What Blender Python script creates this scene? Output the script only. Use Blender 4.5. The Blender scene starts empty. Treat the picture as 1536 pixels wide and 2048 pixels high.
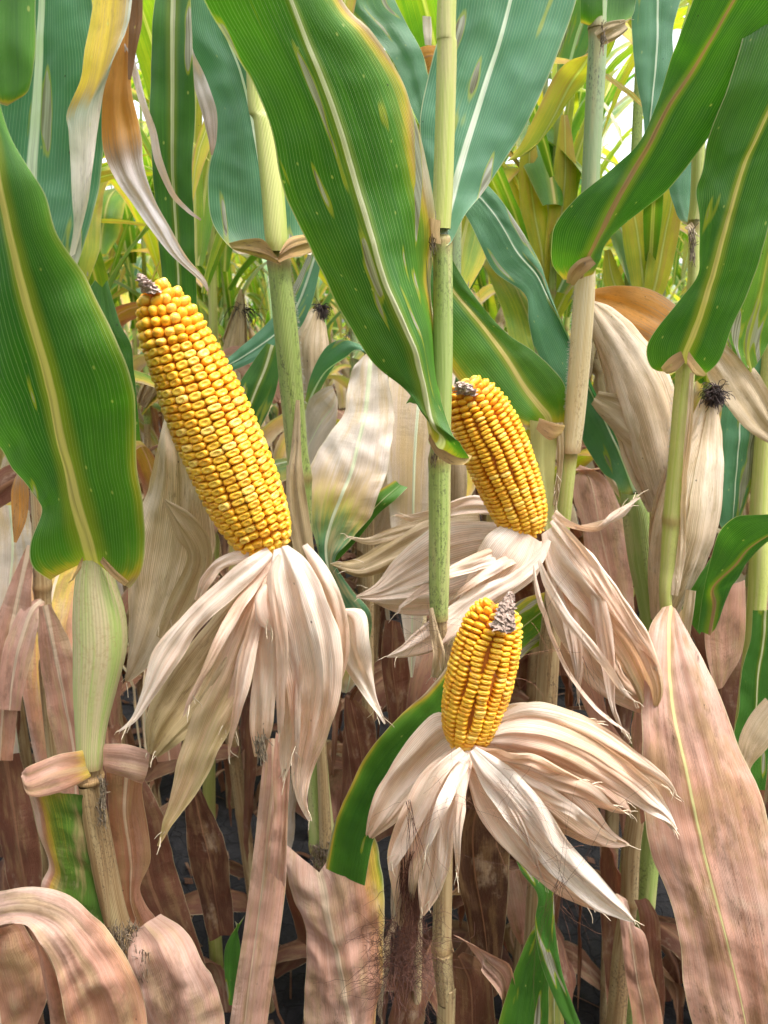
import bpy, math, random
from mathutils import Vector, Matrix, noise
random.seed(7)
R = math.radians
scn = bpy.context.scene
COL = scn.collection

# ------------------------------------------------------------------ camera, sky, sun, exposure
F = 1547.0; PITCH = R(14.0); CAM = Vector((0, 0, 1.35))
cd = bpy.data.cameras.new('camera'); cam = bpy.data.objects.new('camera', cd); COL.objects.link(cam)
cam.location = CAM; cam.rotation_euler = (R(90) - PITCH, 0, 0)
cd.sensor_fit = 'VERTICAL'; cd.sensor_height = 36; cd.lens = 36 * F / 2048
cd.clip_start = .02; cd.clip_end = 300
cd.dof.use_dof = True; cd.dof.focus_distance = .60; cd.dof.aperture_fstop = 15
scn.camera = cam
SUN_EL, SUN_AZ = 68, 120          # azimuth clockwise from +Y
w = bpy.data.worlds.new('World'); scn.world = w; w.use_nodes = True
nt = w.node_tree; nt.nodes.clear()
sky = nt.nodes.new('ShaderNodeTexSky'); sky.sky_type = 'NISHITA'; sky.sun_disc = False
sky.sun_elevation = R(SUN_EL); sky.sun_rotation = R(SUN_AZ); sky.dust_density = 3.0; sky.air_density = 1.0
bg = nt.nodes.new('ShaderNodeBackground'); bg.inputs['Strength'].default_value = .15
wo = nt.nodes.new('ShaderNodeOutputWorld')
hs = nt.nodes.new('ShaderNodeHueSaturation'); hs.inputs['Saturation'].default_value = .30   # bright thin overcast
nt.links.new(sky.outputs[0], hs.inputs['Color']); nt.links.new(hs.outputs[0], bg.inputs[0]); nt.links.new(bg.outputs[0], wo.inputs[0])
sl = bpy.data.lights.new('sun', 'SUN'); sl.energy = 1.5; sl.angle = R(18); sl.color = (1, .96, .9)
so = bpy.data.objects.new('sun', sl); COL.objects.link(so)
sd = Vector((math.sin(R(SUN_AZ)) * math.cos(R(SUN_EL)), math.cos(R(SUN_AZ)) * math.cos(R(SUN_EL)), math.sin(R(SUN_EL))))
so.rotation_euler = sd.to_track_quat('Z', 'Y').to_euler(); so.location = (0, 0, 6)
scn.view_settings.view_transform = 'Standard'; scn.view_settings.look = 'None'
scn.view_settings.exposure = 1.85; scn.view_settings.gamma = 1
scn.render.engine = 'CYCLES'
scn.cycles.max_bounces = 8; scn.cycles.transparent_max_bounces = 8; scn.cycles.transmission_bounces = 6; scn.cycles.diffuse_bounces = 5

FW = Vector((0, math.cos(PITCH), -math.sin(PITCH))); UP = Vector((0, math.sin(PITCH), math.cos(PITCH))); RT = Vector((1, 0, 0))
def P(x, y, Y):
    """point of the place at distance Y in front of the lens plane's foot, seen where (x, y) lies in the photograph"""
    d = FW + RT * ((x - 768) / F) + UP * (-(y - 1024) / F)
    return CAM + d * (Y / d.y)
def T(y, Y):
    return Y / (math.cos(PITCH) - (y - 1024) / F * math.sin(PITCH)) / F     # metres per pixel there

# ------------------------------------------------------------------ object helpers
def tag(o, label=None, cat=None, group=None, kind=None):
    if label: o['label'] = label
    if cat: o['category'] = cat
    if group: o['group'] = group
    if kind: o['kind'] = kind
    return o
def thing(name, loc, label, cat, group=None):
    o = bpy.data.objects.new(name, None); COL.objects.link(o); o.location = loc; o.empty_display_size = .02
    return tag(o, label, cat, group)
def origin(o):
    v = Vector((0, 0, 0))
    while o: v += o.location; o = o.parent
    return v
def mesh_obj(name, vs, fs, mat, parent=None, attrs=None, uv=None, smooth=True, label=None):
    off = origin(parent) if parent else Vector((0, 0, 0))
    me = bpy.data.meshes.new(name)
    me.from_pydata([(v[0] - off.x, v[1] - off.y, v[2] - off.z) for v in vs], [], fs)
    if smooth: me.polygons.foreach_set('use_smooth', [True] * len(me.polygons))
    if attrs:
        for k, a in attrs.items():
            at = me.attributes.new(k, 'FLOAT', 'POINT'); at.data.foreach_set('value', a)
    if uv:
        ul = me.uv_layers.new(name='UVMap')
        buf = []
        for l in me.loops: buf.extend(uv[l.vertex_index])
        ul.data.foreach_set('uv', buf)
    me.materials.append(mat)
    o = bpy.data.objects.new(name, me); COL.objects.link(o); o.parent = parent
    if label: o['label'] = label
    return o

# ------------------------------------------------------------------ node helpers
class NB:
    def __init__(s, name):
        s.m = bpy.data.materials.new(name); s.m.use_nodes = True; s.t = s.m.node_tree; s.t.nodes.clear()
    def n(s, typ, **kw):
        nd = s.t.nodes.new('ShaderNode' + typ)
        ins = kw.pop('i', {})
        for k, v in kw.items(): setattr(nd, k, v)
        for k, v in ins.items():
            if isinstance(v, bpy.types.NodeSocket): s.t.links.new(v, nd.inputs[k])
            else: nd.inputs[k].default_value = v
        return nd
    def math(s, op, a, b=0.0, c=None, clamp=False):
        i = {0: a, 1: b}
        if c is not None: i[2] = c
        return s.n('Math', operation=op, use_clamp=clamp, i=i).outputs[0]
    def mix(s, f, a, b, mode='MIX'):
        nd = s.n('Mix', data_type='RGBA', blend_type=mode)
        for k, v in ((0, f), (6, a), (7, b)):
            if isinstance(v, bpy.types.NodeSocket): s.t.links.new(v, nd.inputs[k])
            else: nd.inputs[k].default_value = v if k == 0 else (*v[:3], 1)
        return nd.outputs[2]
    def ramp(s, f, stops, interp='LINEAR'):
        nd = s.n('ValToRGB', i={0: f}); cr = nd.color_ramp; cr.interpolation = interp
        while len(cr.elements) < len(stops): cr.elements.new(.5)
        for e, (p, c) in zip(cr.elements, stops):
            e.position = p; e.color = (*c, 1) if len(c) == 3 else c
        return nd.outputs[0]
    def step(s, v, a, b):
        return s.n('MapRange', interpolation_type='SMOOTHSTEP', i={0: v, 1: a, 2: b, 3: 0.0, 4: 1.0}).outputs[0]
    def noise(s, vec, scale=1.0, detail=3.0, rough=.55):
        return s.n('TexNoise', i={'Vector': vec, 'Scale': scale, 'Detail': detail, 'Roughness': rough}).outputs[0]
    def vec(s, x, y, z): return s.n('CombineXYZ', i={0: x, 1: y, 2: z}).outputs[0]
    def attr(s, name, typ='GEOMETRY'): return s.n('Attribute', attribute_name=name, attribute_type=typ).outputs['Fac']
    def out(s, sh): o = s.n('OutputMaterial'); s.t.links.new(sh, o.inputs[0]); return s.m

def leaf_mat(name, stops, rib, trans=(1.0, 1.25, .5), tf=.36, rough=.40, vein=.32, veinN=22, lesion=.0, speck=.5, dirt=.0, patch=.3, streak=.34, spec=.5, wrinkle=.0, fibre=30.0, fibre_c=.25, blot=None, mould=0.0, fine=0.0, coat=0.0, halo=(.30, .32, .03), dirtcol=(.08, .045, .02)):
    b = NB(name)
    uv = b.n('SeparateXYZ', i={0: b.n('UVMap').outputs[0]}); u, v = uv.outputs[0], uv.outputs[1]
    rnd = b.n('ObjectInfo').outputs['Random']; rz = b.math('MULTIPLY', rnd, 57.0)
    age, mx, rw = b.attr('age'), b.attr('mx'), b.attr('rw')
    amx = b.math('ABSOLUTE', mx)
    sv = b.noise(b.vec(b.math('MULTIPLY', u, fibre), b.math('MULTIPLY', v, 6.0), rz), 1, 4, .65)
    fv = b.noise(b.vec(b.math('MULTIPLY', u, fibre * 4.5), b.math('MULTIPLY', v, 9.0), b.math('ADD', rz, 3.0)), 1, 3, .7)
    pv = b.noise(b.vec(b.math('MULTIPLY', mx, 38.0), b.math('MULTIPLY', v, 8.0), rz), 1, 3, .5)
    cv = b.noise(b.vec(b.math('MULTIPLY', mx, 25.0), b.math('MULTIPLY', v, 18.0), b.math('ADD', rz, 9.0)), 1, 4, .6)
    A = b.math('ADD', age, b.math('MULTIPLY_ADD', sv, streak, -.5 * streak))
    A = b.math('ADD', A, b.math('MULTIPLY_ADD', pv, patch, -.5 * patch))
    col = b.ramp(A, stops)
    # broad light/dark mottle
    col = b.mix(1.0, col, b.ramp(cv, [(.25, (.78, .80, .78)), (.75, (1.18, 1.15, 1.15))]), 'MULTIPLY')
    if blot:
        bv = b.noise(b.vec(b.math('MULTIPLY', u, 5.0), b.math('MULTIPLY', v, 16.0), b.math('ADD', rz, 17.0)), 1, 4, .6)
        col = b.mix(b.math('MULTIPLY', b.step(bv, .46, .68), blot[1]), col, blot[0])
    if mould > 0:
        mv = b.noise(b.vec(b.math('MULTIPLY', mx, 34.0), b.math('MULTIPLY', v, 15.0), b.math('ADD', rz, 23.0)), 1, 5, .7)
        col = b.mix(b.math('MULTIPLY', b.step(mv, .52, .66), mould), col, (.17, .095, .05))
        col = b.mix(b.math('MULTIPLY', b.step(mv, .44, .30), mould * .7), col, (.66, .55, .42))
    # veins
    wv = b.math('SINE', b.math('MULTIPLY', u, 2 * math.pi * veinN * 2))
    line = b.step(b.math('ADD', wv, b.math('MULTIPLY_ADD', cv, .3, -.15)), .80, 1.0)
    wf = b.math('SINE', b.math('ADD', b.math('MULTIPLY', u, 2 * math.pi * veinN * 2 * 2.3), b.math('MULTIPLY', sv, 5.0)))
    col = b.mix(b.math('MULTIPLY', line, vein), col, b.mix(.5, col, (.72, .80, .48), 'SCREEN'))
    if fine > 0: col = b.mix(b.math('MULTIPLY', b.math('MULTIPLY', b.step(wf, .0, 1.0), b.step(fv, .35, .6)), fine), col, b.mix(1.0, col, (.50, .40, .30), 'MULTIPLY'))
    col = b.mix(b.math('MULTIPLY', b.step(wf, -.2, 1.0), vein * .22), col, b.mix(1.0, col, (.62, .66, .6), 'MULTIPLY'))
    col = b.mix(fibre_c, col, b.mix(1.0, col, b.ramp(fv, [(.3, (.62, .48, .36)), (.5, (.97, .95, .93)), (.7, (1.18, 1.17, 1.15))]), 'MULTIPLY'))
    if lesion > 0:
        lv = b.noise(b.vec(b.math('MULTIPLY', mx, 75.0), b.math('MULTIPLY', v, 11.0), b.math('ADD', rz, 31.0)), 1, 2, .4)
        t = .78 - lesion * .2
        col = b.mix(b.math('MULTIPLY', b.step(lv, t - .03, t), .55), col, (.42, .40, .03))
        col = b.mix(b.step(lv, t + .005, t + .02), col, b.ramp(sv, [(.35, (.13, .11, .055)), (.6, (.44, .42, .36))]))
    if speck > 0:
        vo = b.n('TexVoronoi', i={'Vector': b.vec(b.math('MULTIPLY', mx, 150.0), b.math('MULTIPLY', v, 90.0), rz), 'Scale': 1.0})
        pick = b.math('GREATER_THAN', b.n('SeparateColor', i={0: vo.outputs['Color']}).outputs[0], .82)
        sp = b.math('MULTIPLY', b.math('SUBTRACT', 1.0, b.step(vo.outputs['Distance'], .06, .16)), pick)
        col = b.mix(b.math('MULTIPLY', sp, speck), col, (.55, .55, .16))
        pick2 = b.math('LESS_THAN', b.n('SeparateColor', i={0: vo.outputs['Color']}).outputs[0], .07)
        sp2 = b.math('MULTIPLY', b.math('SUBTRACT', 1.0, b.step(vo.outputs['Distance'], .05, .1)), pick2)
        col = b.mix(b.math('MULTIPLY', sp2, .8), col, (.02, .014, .01))
    if dirt > 0:
        dv = b.noise(b.vec(b.math('MULTIPLY', mx, 420.0), b.math('MULTIPLY', v, 95.0), rz), 1, 4, .7)
        dm = b.noise(b.vec(b.math('MULTIPLY', mx, 30.0), b.math('MULTIPLY', v, 13.0), b.math('ADD', rz, 5.0)), 1, 2, .5)
        df = b.math('MULTIPLY', b.step(dv, .50, .72), b.step(dm, .36, .68))
        col = b.mix(b.math('MULTIPLY', df, dirt), col, dirtcol)
    # midrib
    rk = b.math('DIVIDE', amx, b.math('MAXIMUM', rw, .00005))
    hal = b.math('MULTIPLY', b.math('SUBTRACT', 1.0, b.step(rk, 1.0, 4.0)), .40)
    hal = b.math('MULTIPLY', hal, b.step(rw, .0003, .001))
    if halo: col = b.mix(hal, col, halo)
    rf = b.math('MULTIPLY', b.math('SUBTRACT', 1.0, b.step(rk, .75, 1.15)), b.step(rw, .0001, .0006))
    ribc = b.ramp(b.noise(b.vec(b.math('MULTIPLY', mx, 500.0), b.math('MULTIPLY', v, 9.0), rz), 1, 3, .6), [(.3, tuple(c * .62 for c in rib)), (.5, rib), (.75, tuple(min(1, c * 1.15) for c in rib))])
    col = b.mix(rf, col, ribc)
    em = b.math('ABSOLUTE', b.math('SUBTRACT', u, .5))
    col = b.mix(b.math('MULTIPLY', b.step(em, .486, .497), .55), col, (.62, .56, .34))
    # relief
    h = b.math('ADD', b.math('MULTIPLY', line, .35), b.math('MULTIPLY', wf, .12))
    h = b.math('ADD', h, b.math('MULTIPLY', cv, 1.5))
    h = b.math('ADD', h, b.math('MULTIPLY', fv, fibre_c * 1.8))
    if wrinkle > 0:
        wr = b.noise(b.vec(b.math('MULTIPLY', mx, 70.0), b.math('MULTIPLY', v, 210.0), rz), 1, 2, .5)
        h = b.math('ADD', h, b.math('MULTIPLY', b.math('MULTIPLY', wr, wrinkle * 2.2), b.step(pv, .35, .65)))
    bmp = b.n('Bump', i={'Height': h, 'Strength': .5, 'Distance': .0006 if wrinkle < 1.1 else .0009}).outputs[0]
    pr = b.n('BsdfPrincipled', i={'Base Color': col, 'Roughness': rough, 'Specular IOR Level': spec, 'Normal': bmp, 'Coat Weight': coat, 'Coat Roughness': .33})
    tc = b.mix(1.0, col, trans, 'MULTIPLY')
    tr = b.n('BsdfTranslucent', i={'Color': tc, 'Normal': bmp})
    mxs = b.n('MixShader', i={0: tf, 1: pr.outputs[0], 2: tr.outputs[0]})
    return b.out(mxs.outputs[0])

GREENY = [(.0, (.030, .135, .009)), (.30, (.085, .250, .014)), (.44, (.19, .30, .02)), (.54, (.50, .42, .03)), (.62, (.60, .40, .06)), (.72, (.46, .30, .14)), (.88, (.58, .44, .32)), (1, (.64, .52, .43))]
TEALY = [(.0, (.075, .225, .12)), (.30, (.11, .28, .13)), (.44, (.20, .32, .10)), (.54, (.50, .45, .10)), (.64, (.55, .40, .20)), (.75, (.60, .48, .38)), (.9, (.68, .60, .55)), (1, (.70, .62, .56))]
BRIGHT = [(.0, (.07, .20, .02)), (.28, (.15, .32, .025)), (.40, (.36, .44, .03)), (.52, (.62, .52, .04)), (.64, (.60, .36, .08)), (.78, (.50, .30, .16)), (1, (.60, .44, .30))]
PINKY = [(.0, (.05, .15, .02)), (.30, (.10, .22, .02)), (.40, (.45, .42, .04)), (.54, (.60, .40, .07)), (.64, (.50, .25, .13)), (.78, (.55, .29, .21)), (.9, (.63, .40, .33)), (1, (.70, .51, .44))]
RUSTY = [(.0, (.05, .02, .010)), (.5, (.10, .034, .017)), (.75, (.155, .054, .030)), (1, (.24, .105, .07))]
STRAW = [(.0, (.40, .31, .10)), (.35, (.52, .42, .19)), (.52, (.62, .48, .30)), (.68, (.80, .56, .43)), (.82, (.88, .72, .62)), (1, (.92, .85, .80))]
ORANGE = [(.0, (.16, .08, .03)), (.35, (.50, .22, .03)), (.55, (.62, .30, .05)), (.68, (.34, .24, .17)), (.8, (.60, .55, .56)), (1, (.72, .70, .74))]
YELPALE = [(.0, (.15, .22, .02)), (.30, (.40, .40, .03)), (.52, (.70, .50, .03)), (.64, (.50, .34, .10)), (.76, (.42, .46, .38)), (.88, (.66, .62, .56)), (1, (.76, .66, .62))]
CREAM = (.66, .62, .42)
M = {
 'green': leaf_mat('green_leaf', GREENY, (.62, .60, .40), lesion=.72, speck=.5, coat=.22),
 'greenyel': leaf_mat('green_leaf_yellow_rib', GREENY, (.58, .47, .16), lesion=.15, speck=.5, halo=(.45, .42, .03), coat=.22),
 'greenbrown': leaf_mat('green_leaf_brown_rib', GREENY, (.36, .20, .10), lesion=.12, speck=.6, halo=(.40, .42, .03), coat=.22),
 'teal': leaf_mat('blue_green_sheen_leaf', TEALY, (.66, .70, .58), trans=(.8, 1.3, .5), tf=.28, lesion=.7, speck=.3, rough=.40, spec=.6, halo=None, coat=.30),  # bluish underside tone, with the sky's reflected sheen put into the base colour
 'bright': leaf_mat('backlit_tone_leaf', BRIGHT, (.60, .56, .20), tf=.5, lesion=.3, speck=.3, patch=.5),  # brighter copy of green: transmitted light put into the colour, plus real yellowing
 'pink': leaf_mat('dry_pink_leaf', PINKY, (.66, .50, .36), blot=((.52, .38, .20), .6), mould=.45, trans=(1.2, .8, .55), tf=.25, rough=.55, vein=.16, fibre_c=.5, speck=.15, dirt=.35, wrinkle=1.2, halo=None, patch=.24, fine=.55),
 'pinkspot': leaf_mat('spotted_pink_leaf', PINKY, (.58, .54, .24), blot=((.36, .22, .10), .75), mould=.4, trans=(1.2, .8, .55), tf=.25, rough=.55, vein=.16, fibre_c=.5, speck=.2, dirt=.75, wrinkle=.5, halo=(.36, .22, .07), patch=.18, fine=.5),
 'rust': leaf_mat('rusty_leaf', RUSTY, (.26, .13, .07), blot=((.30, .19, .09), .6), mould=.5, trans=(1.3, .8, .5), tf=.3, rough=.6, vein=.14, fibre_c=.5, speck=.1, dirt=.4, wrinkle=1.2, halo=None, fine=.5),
 'shadepink': leaf_mat('shaded_pink_leaf', [(.0, (.10, .12, .02)), (.5, (.24, .13, .05)), (.78, (.28, .12, .08)), (.9, (.34, .17, .12)), (1, (.42, .25, .19))], (.44, .27, .18), trans=(1.2, .8, .55), tf=.25, rough=.55, vein=.16, speck=.15, dirt=.5, wrinkle=1.2, halo=None, patch=.24, fibre_c=.5, blot=((.42, .32, .18), .6), mould=.6),  # darker copy of pink: shade among the low leaves put into the colour
 'pale': leaf_mat('bleached_leaf', TEALY, (.62, .66, .46), blot=((.60, .44, .22), .6), trans=(1.0, 1.0, .8), tf=.3, rough=.5, vein=.12, fibre_c=.5, speck=.1, dirt=.2, patch=.34, wrinkle=1.0, halo=None, fine=.35),
 'yelpale': leaf_mat('yellow_bleached_leaf', YELPALE, (.5, .4, .2), tf=.35, vein=.12, dirt=.6, patch=.3, halo=None, fibre_c=.4),
 'collar': leaf_mat('brown_collar', [(.0, (.62, .46, .16)), (.5, (.46, .28, .12)), (1, (.30, .17, .08))], (.4, .3, .2), tf=.15, vein=.1, dirt=.9, halo=None, fibre_c=.7, wrinkle=1.5),
 'orange': leaf_mat('burnt_leaf', ORANGE, (.35, .18, .06), trans=(1.5, 1.0, .5), tf=.4, rough=.6, vein=.2, speck=.6, dirt=.6, halo=None, patch=.16, fine=.5),
 'husk': leaf_mat('husk', STRAW, CREAM, trans=(1.1, .95, .75), tf=.3, rough=.5, vein=.12, fibre=26.0, fibre_c=.6, blot=((.84, .56, .42), .38), veinN=8, speck=.06, dirt=.35, patch=.5, streak=.5, spec=.4, halo=None, wrinkle=.4, dirtcol=(.42, .24, .10), fine=.6),
 'oldhusk': leaf_mat('weathered_husk', [(.0, (.36, .28, .12)), (.45, (.50, .39, .22)), (.62, (.66, .52, .36)), (.8, (.80, .67, .52)), (1, (.88, .78, .66))], CREAM, trans=(1.1, .95, .7), tf=.25, rough=.55, vein=.14, fibre=26.0, fibre_c=.7, blot=((.40, .28, .12), .5), veinN=10, speck=.06, dirt=.6, patch=.5, streak=.55, halo=None, wrinkle=.4, dirtcol=(.16, .09, .04), fine=.7),
}

def stalk_mat(name, c1, c2, blot, bf=.5, rough=.45):
    b = NB(name)
    uv = b.n('SeparateXYZ', i={0: b.n('UVMap').outputs[0]}); u, v = uv.outputs[0], uv.outputs[1]
    rz = b.math('MULTIPLY', b.n('ObjectInfo').outputs['Random'], 57.0)
    ob = b.n('TexCoord').outputs['Object']
    st = b.noise(b.vec(b.math('MULTIPLY', u, 22.0), b.math('MULTIPLY', v, 6.0), rz), 1, 4, .6)
    col = b.mix(b.step(st, .35, .65), c1, c2)
    lg = b.noise(b.vec(b.math('MULTIPLY', u, 5.0), b.math('MULTIPLY', v, 9.0), rz), 1, 2, .5)
    col = b.mix(b.math('MULTIPLY', b.step(lg, .5, .72), .55), col, (.52, .42, .22))
    sp = b.noise(b.vec(b.math('MULTIPLY', u, 30.0), b.math('MULTIPLY', v, 230.0), rz), 1, 5, .8)
    lm = b.noise(b.vec(b.math('MULTIPLY', u, 4.0), b.math('MULTIPLY', v, 11.0), b.math('ADD', rz, 8.0)), 1, 2, .5)
    col = b.mix(b.math('MULTIPLY', b.math('MULTIPLY', b.step(sp, .50, .60), b.step(lm, .42, .64)), bf), col, blot)
    rings = b.attr('node')
    col = b.mix(b.math('MULTIPLY', rings, .7), col, (.26, .15, .06))
    wf = b.math('SINE', b.math('MULTIPLY', u, 2 * math.pi * 46))
    col = b.mix(b.math('MULTIPLY', b.step(wf, 0.0, 1.0), .12), col, b.mix(1.0, col, (.6, .6, .6), 'MULTIPLY'))
    bmp = b.n('Bump', i={'Height': b.math('ADD', b.math('MULTIPLY', wf, .5), sp), 'Strength': .5, 'Distance': .0005}).outputs[0]
    pr = b.n('BsdfPrincipled', i={'Base Color': col, 'Roughness': rough, 'Specular IOR Level': .4, 'Normal': bmp, 'Subsurface Weight': 0.0})
    return b.out(pr.outputs[0])
SM = {
 'green': stalk_mat('green_stalk', (.25, .33, .08), (.33, .40, .13), (.03, .03, .02), .65),
 'lime': stalk_mat('lime_stalk', (.40, .45, .10), (.50, .50, .18), (.20, .14, .05), .25),
 'straw': stalk_mat('straw_stalk', (.55, .42, .22), (.62, .52, .33), (.20, .10, .04), .6),
 'sheath': stalk_mat('leaf_sheath', (.38, .47, .14), (.58, .48, .28), (.30, .15, .06), .28),
 'grey': stalk_mat('grey_blotched_stalk', (.24, .34, .16), (.30, .36, .20), (.06, .04, .045), .95),
 'brown': stalk_mat('brown_stalk', (.26, .16, .07), (.40, .29, .15), (.05, .03, .02), .7, .6),
}
def kernel_mat():
    b = NB('corn_kernel')
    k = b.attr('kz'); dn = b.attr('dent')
    rnd = b.n('ObjectInfo').outputs['Random']; rv = b.attr('kr')
    r = b.math('FRACT', b.math('ADD', rnd, rv))
    c = b.ramp(r, [(0, (.68, .29, .010)), (.4, (.77, .39, .016)), (.8, (.82, .47, .03)), (1, (.86, .58, .14))])
    nz = b.noise(b.n('TexCoord').outputs['Object'], 2.2, 2, .5)
    c = b.mix(b.math('MULTIPLY', nz, .3), c, (.82, .46, .05))
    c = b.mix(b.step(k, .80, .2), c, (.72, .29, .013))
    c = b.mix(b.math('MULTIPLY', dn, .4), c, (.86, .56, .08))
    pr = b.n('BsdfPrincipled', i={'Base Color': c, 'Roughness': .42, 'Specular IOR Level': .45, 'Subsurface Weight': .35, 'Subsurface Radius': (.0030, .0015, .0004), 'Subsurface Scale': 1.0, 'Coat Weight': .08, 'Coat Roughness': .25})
    return b.out(pr.outputs[0])
KM = kernel_mat()
def simple_mat(name, c1, c2, scale=300, rough=.8, bump=.0008):
    b = NB(name); ob = b.n('TexCoord').outputs['Object']
    nz = b.noise(ob, scale, 4, .7)
    c = b.ramp(nz, [(.3, c1), (.7, c2)])
    bmp = b.n('Bump', i={'Height': nz, 'Strength': .8, 'Distance': bump}).outputs[0]
    return b.out(b.n('BsdfPrincipled', i={'Base Color': c, 'Roughness': rough, 'Normal': bmp}).outputs[0])
COBM = simple_mat('cob', (.13, .075, .055), (.46, .35, .29), 420)
CORE = simple_mat('cob_core', (.48, .13, .012), (.60, .20, .02), 400)
SILK = simple_mat('silk', (.045, .015, .010), (.13, .045, .025), 200, .6)
SILKL = simple_mat('silk_light', (.18, .07, .035), (.30, .13, .07), 200, .6)
FIB = simple_mat('husk_fibre', (.55, .42, .28), (.80, .68, .52), 200, .6)
DARKTUFT = simple_mat('dark_silk', (.012, .006, .006), (.05, .022, .018), 300, .7)
FUZZ = simple_mat('stalk_hair', (.45, .42, .36), (.6, .56, .5), 200, .6)
ROT = simple_mat('frayed_collar', (.05, .03, .018), (.36, .28, .19), 260, .85, .002)

# ------------------------------------------------------------------ ribbon: leaves and husks
def catmull(rows, n):
    out = []; m = len(rows)
    for k in range(n + 1):
        t = k / n * (m - 1); i = min(int(t), m - 2); f = t - i
        a, b, c, d = rows[max(i - 1, 0)], rows[i], rows[i + 1], rows[min(i + 2, m - 1)]
        out.append([.5 * (2 * q + (r - p) * f + (2 * p - 5 * q + 4 * r - s) * f * f + (3 * q - p - 3 * r + s) * f ** 3) for p, q, r, s in zip(a, b, c, d)])
    return out
def nz1(x, y, z): return noise.noise(Vector((x, y, z)))
def ribbon(name, parent, rows, mat, ripple=.004, crumple=.001, folds=0.0, rib=.0035, rib_h=.0012, edge_age=(.0, .0), nU=11, seed=None, jag=0.0, cup=.10, label=None, ribfade=True, rfreq=1.0, crease=0):
    """rows: (Lpoint, Mpoint, Rpoint, age) already in the place's metres"""
    sd_ = random.random() * 100 if seed is None else seed
    n = len(rows); vs = []; uv = []; ag = []; mxs = []; rws = []; v = 0.0; pm = rows[0][1]
    for j, (L, Mp, Rr, age) in enumerate(rows):
        v += (Mp - pm).length; pm = Mp
        a = rows[max(j - 1, 0)][1]; b = rows[min(j + 1, n - 1)][1]
        tan = (b - a); tan = tan.normalized() if tan.length > 1e-6 else Vector((0, 0, 1))
        side = Rr - L; nor = tan.cross(side); nor = nor.normalized() if nor.length > 1e-7 else Vector((0, -1, 0))
        if nor.y > 0: nor = -nor
        fr = j / (n - 1)
        rwj = rib * (1 - .75 * fr) if ribfade else rib
        for k in range(-nU, nU + 1):
            q = k / nU
            s = (abs(q) ** .9) * (1 if q >= 0 else -1)
            E = Rr if s >= 0 else L; hw = (E - Mp).length; a_ = abs(s)
            amt = a_
            if jag and a_ > .6: amt *= 1 + jag * (a_ - .6) * 2.5 * nz1(v * 60, 5 * (1 if s > 0 else -1), sd_)
            p = Mp + (E - Mp) * amt
            p = p + nor * (cup * hw * 4 * a_ * (1 - a_) * .5)
            sgn = 1 if s > 0 else -1
            rp = nz1(v * 16 * rfreq, sgn * 3.3, sd_) * .7 + nz1(v * 38 * rfreq, sgn * 1.7 + s, sd_ + 4) * .4
            p = p + nor * (ripple * rp * a_ * a_ * min(1, hw / .02))
            p = p + nor * .0035 * min(1, hw / .03) * nz1(v * 9, s * 1.4, sd_ + 21)
            if crumple: p = p + nor * crumple * (nz1(v * 55, s * hw * 60, sd_ + 9) + .5 * (1 - 3 * abs(nz1(v * 38, s * hw * 34, sd_ + 70))))
            if crease:
                qv = s * 2.2 + 3.5 * nz1(v * 10, 0, sd_ + 60); tri = abs((qv % 2) - 1) - .5
                p = p + nor * .0028 * tri * min(1, hw / .014) * min(1, fr * 4)
            if folds: p = p + nor * folds * (4.2 * nz1(s * 1.7, v * 8, sd_) + .55 * (1 - 3 * abs(nz1(s * 3.6, v * 5, sd_ + 3))) + .5 * nz1(s * 9, v * 9, sd_ + 8)) * min(1, hw / .012) * (.35 + min(1, fr * 3) * .65)
            d = hw * a_
            if rwj > 0 and rib_h: p = p + nor * rib_h * math.exp(-(d / (rwj * .8)) ** 2)
            vs.append(p); uv.append((s * .5 + .5, v)); mxs.append(s * hw); rws.append(rwj)
            ea = edge_age[1] if s > 0 else edge_age[0]
            if len(edge_age) == 4:
                f0, f1 = edge_age[2:]; ea *= max(0, min(1, (fr - f0) / .08)) * max(0, min(1, (f1 - fr) / .08))
            if ea: ea *= 1 + .9 * nz1(v * 14, sgn, sd_ + 40)
            ag.append(age + ea * a_ ** 3)
    W = 2 * nU + 1
    fs = [(j * W + k, j * W + k + 1, (j + 1) * W + k + 1, (j + 1) * W + k) for j in range(n - 1) for k in range(W - 1)]
    return mesh_obj(name, vs, fs, M[mat] if isinstance(mat, str) else mat, parent, {'age': ag, 'mx': mxs, 'rw': rws}, uv, label=label)

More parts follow.
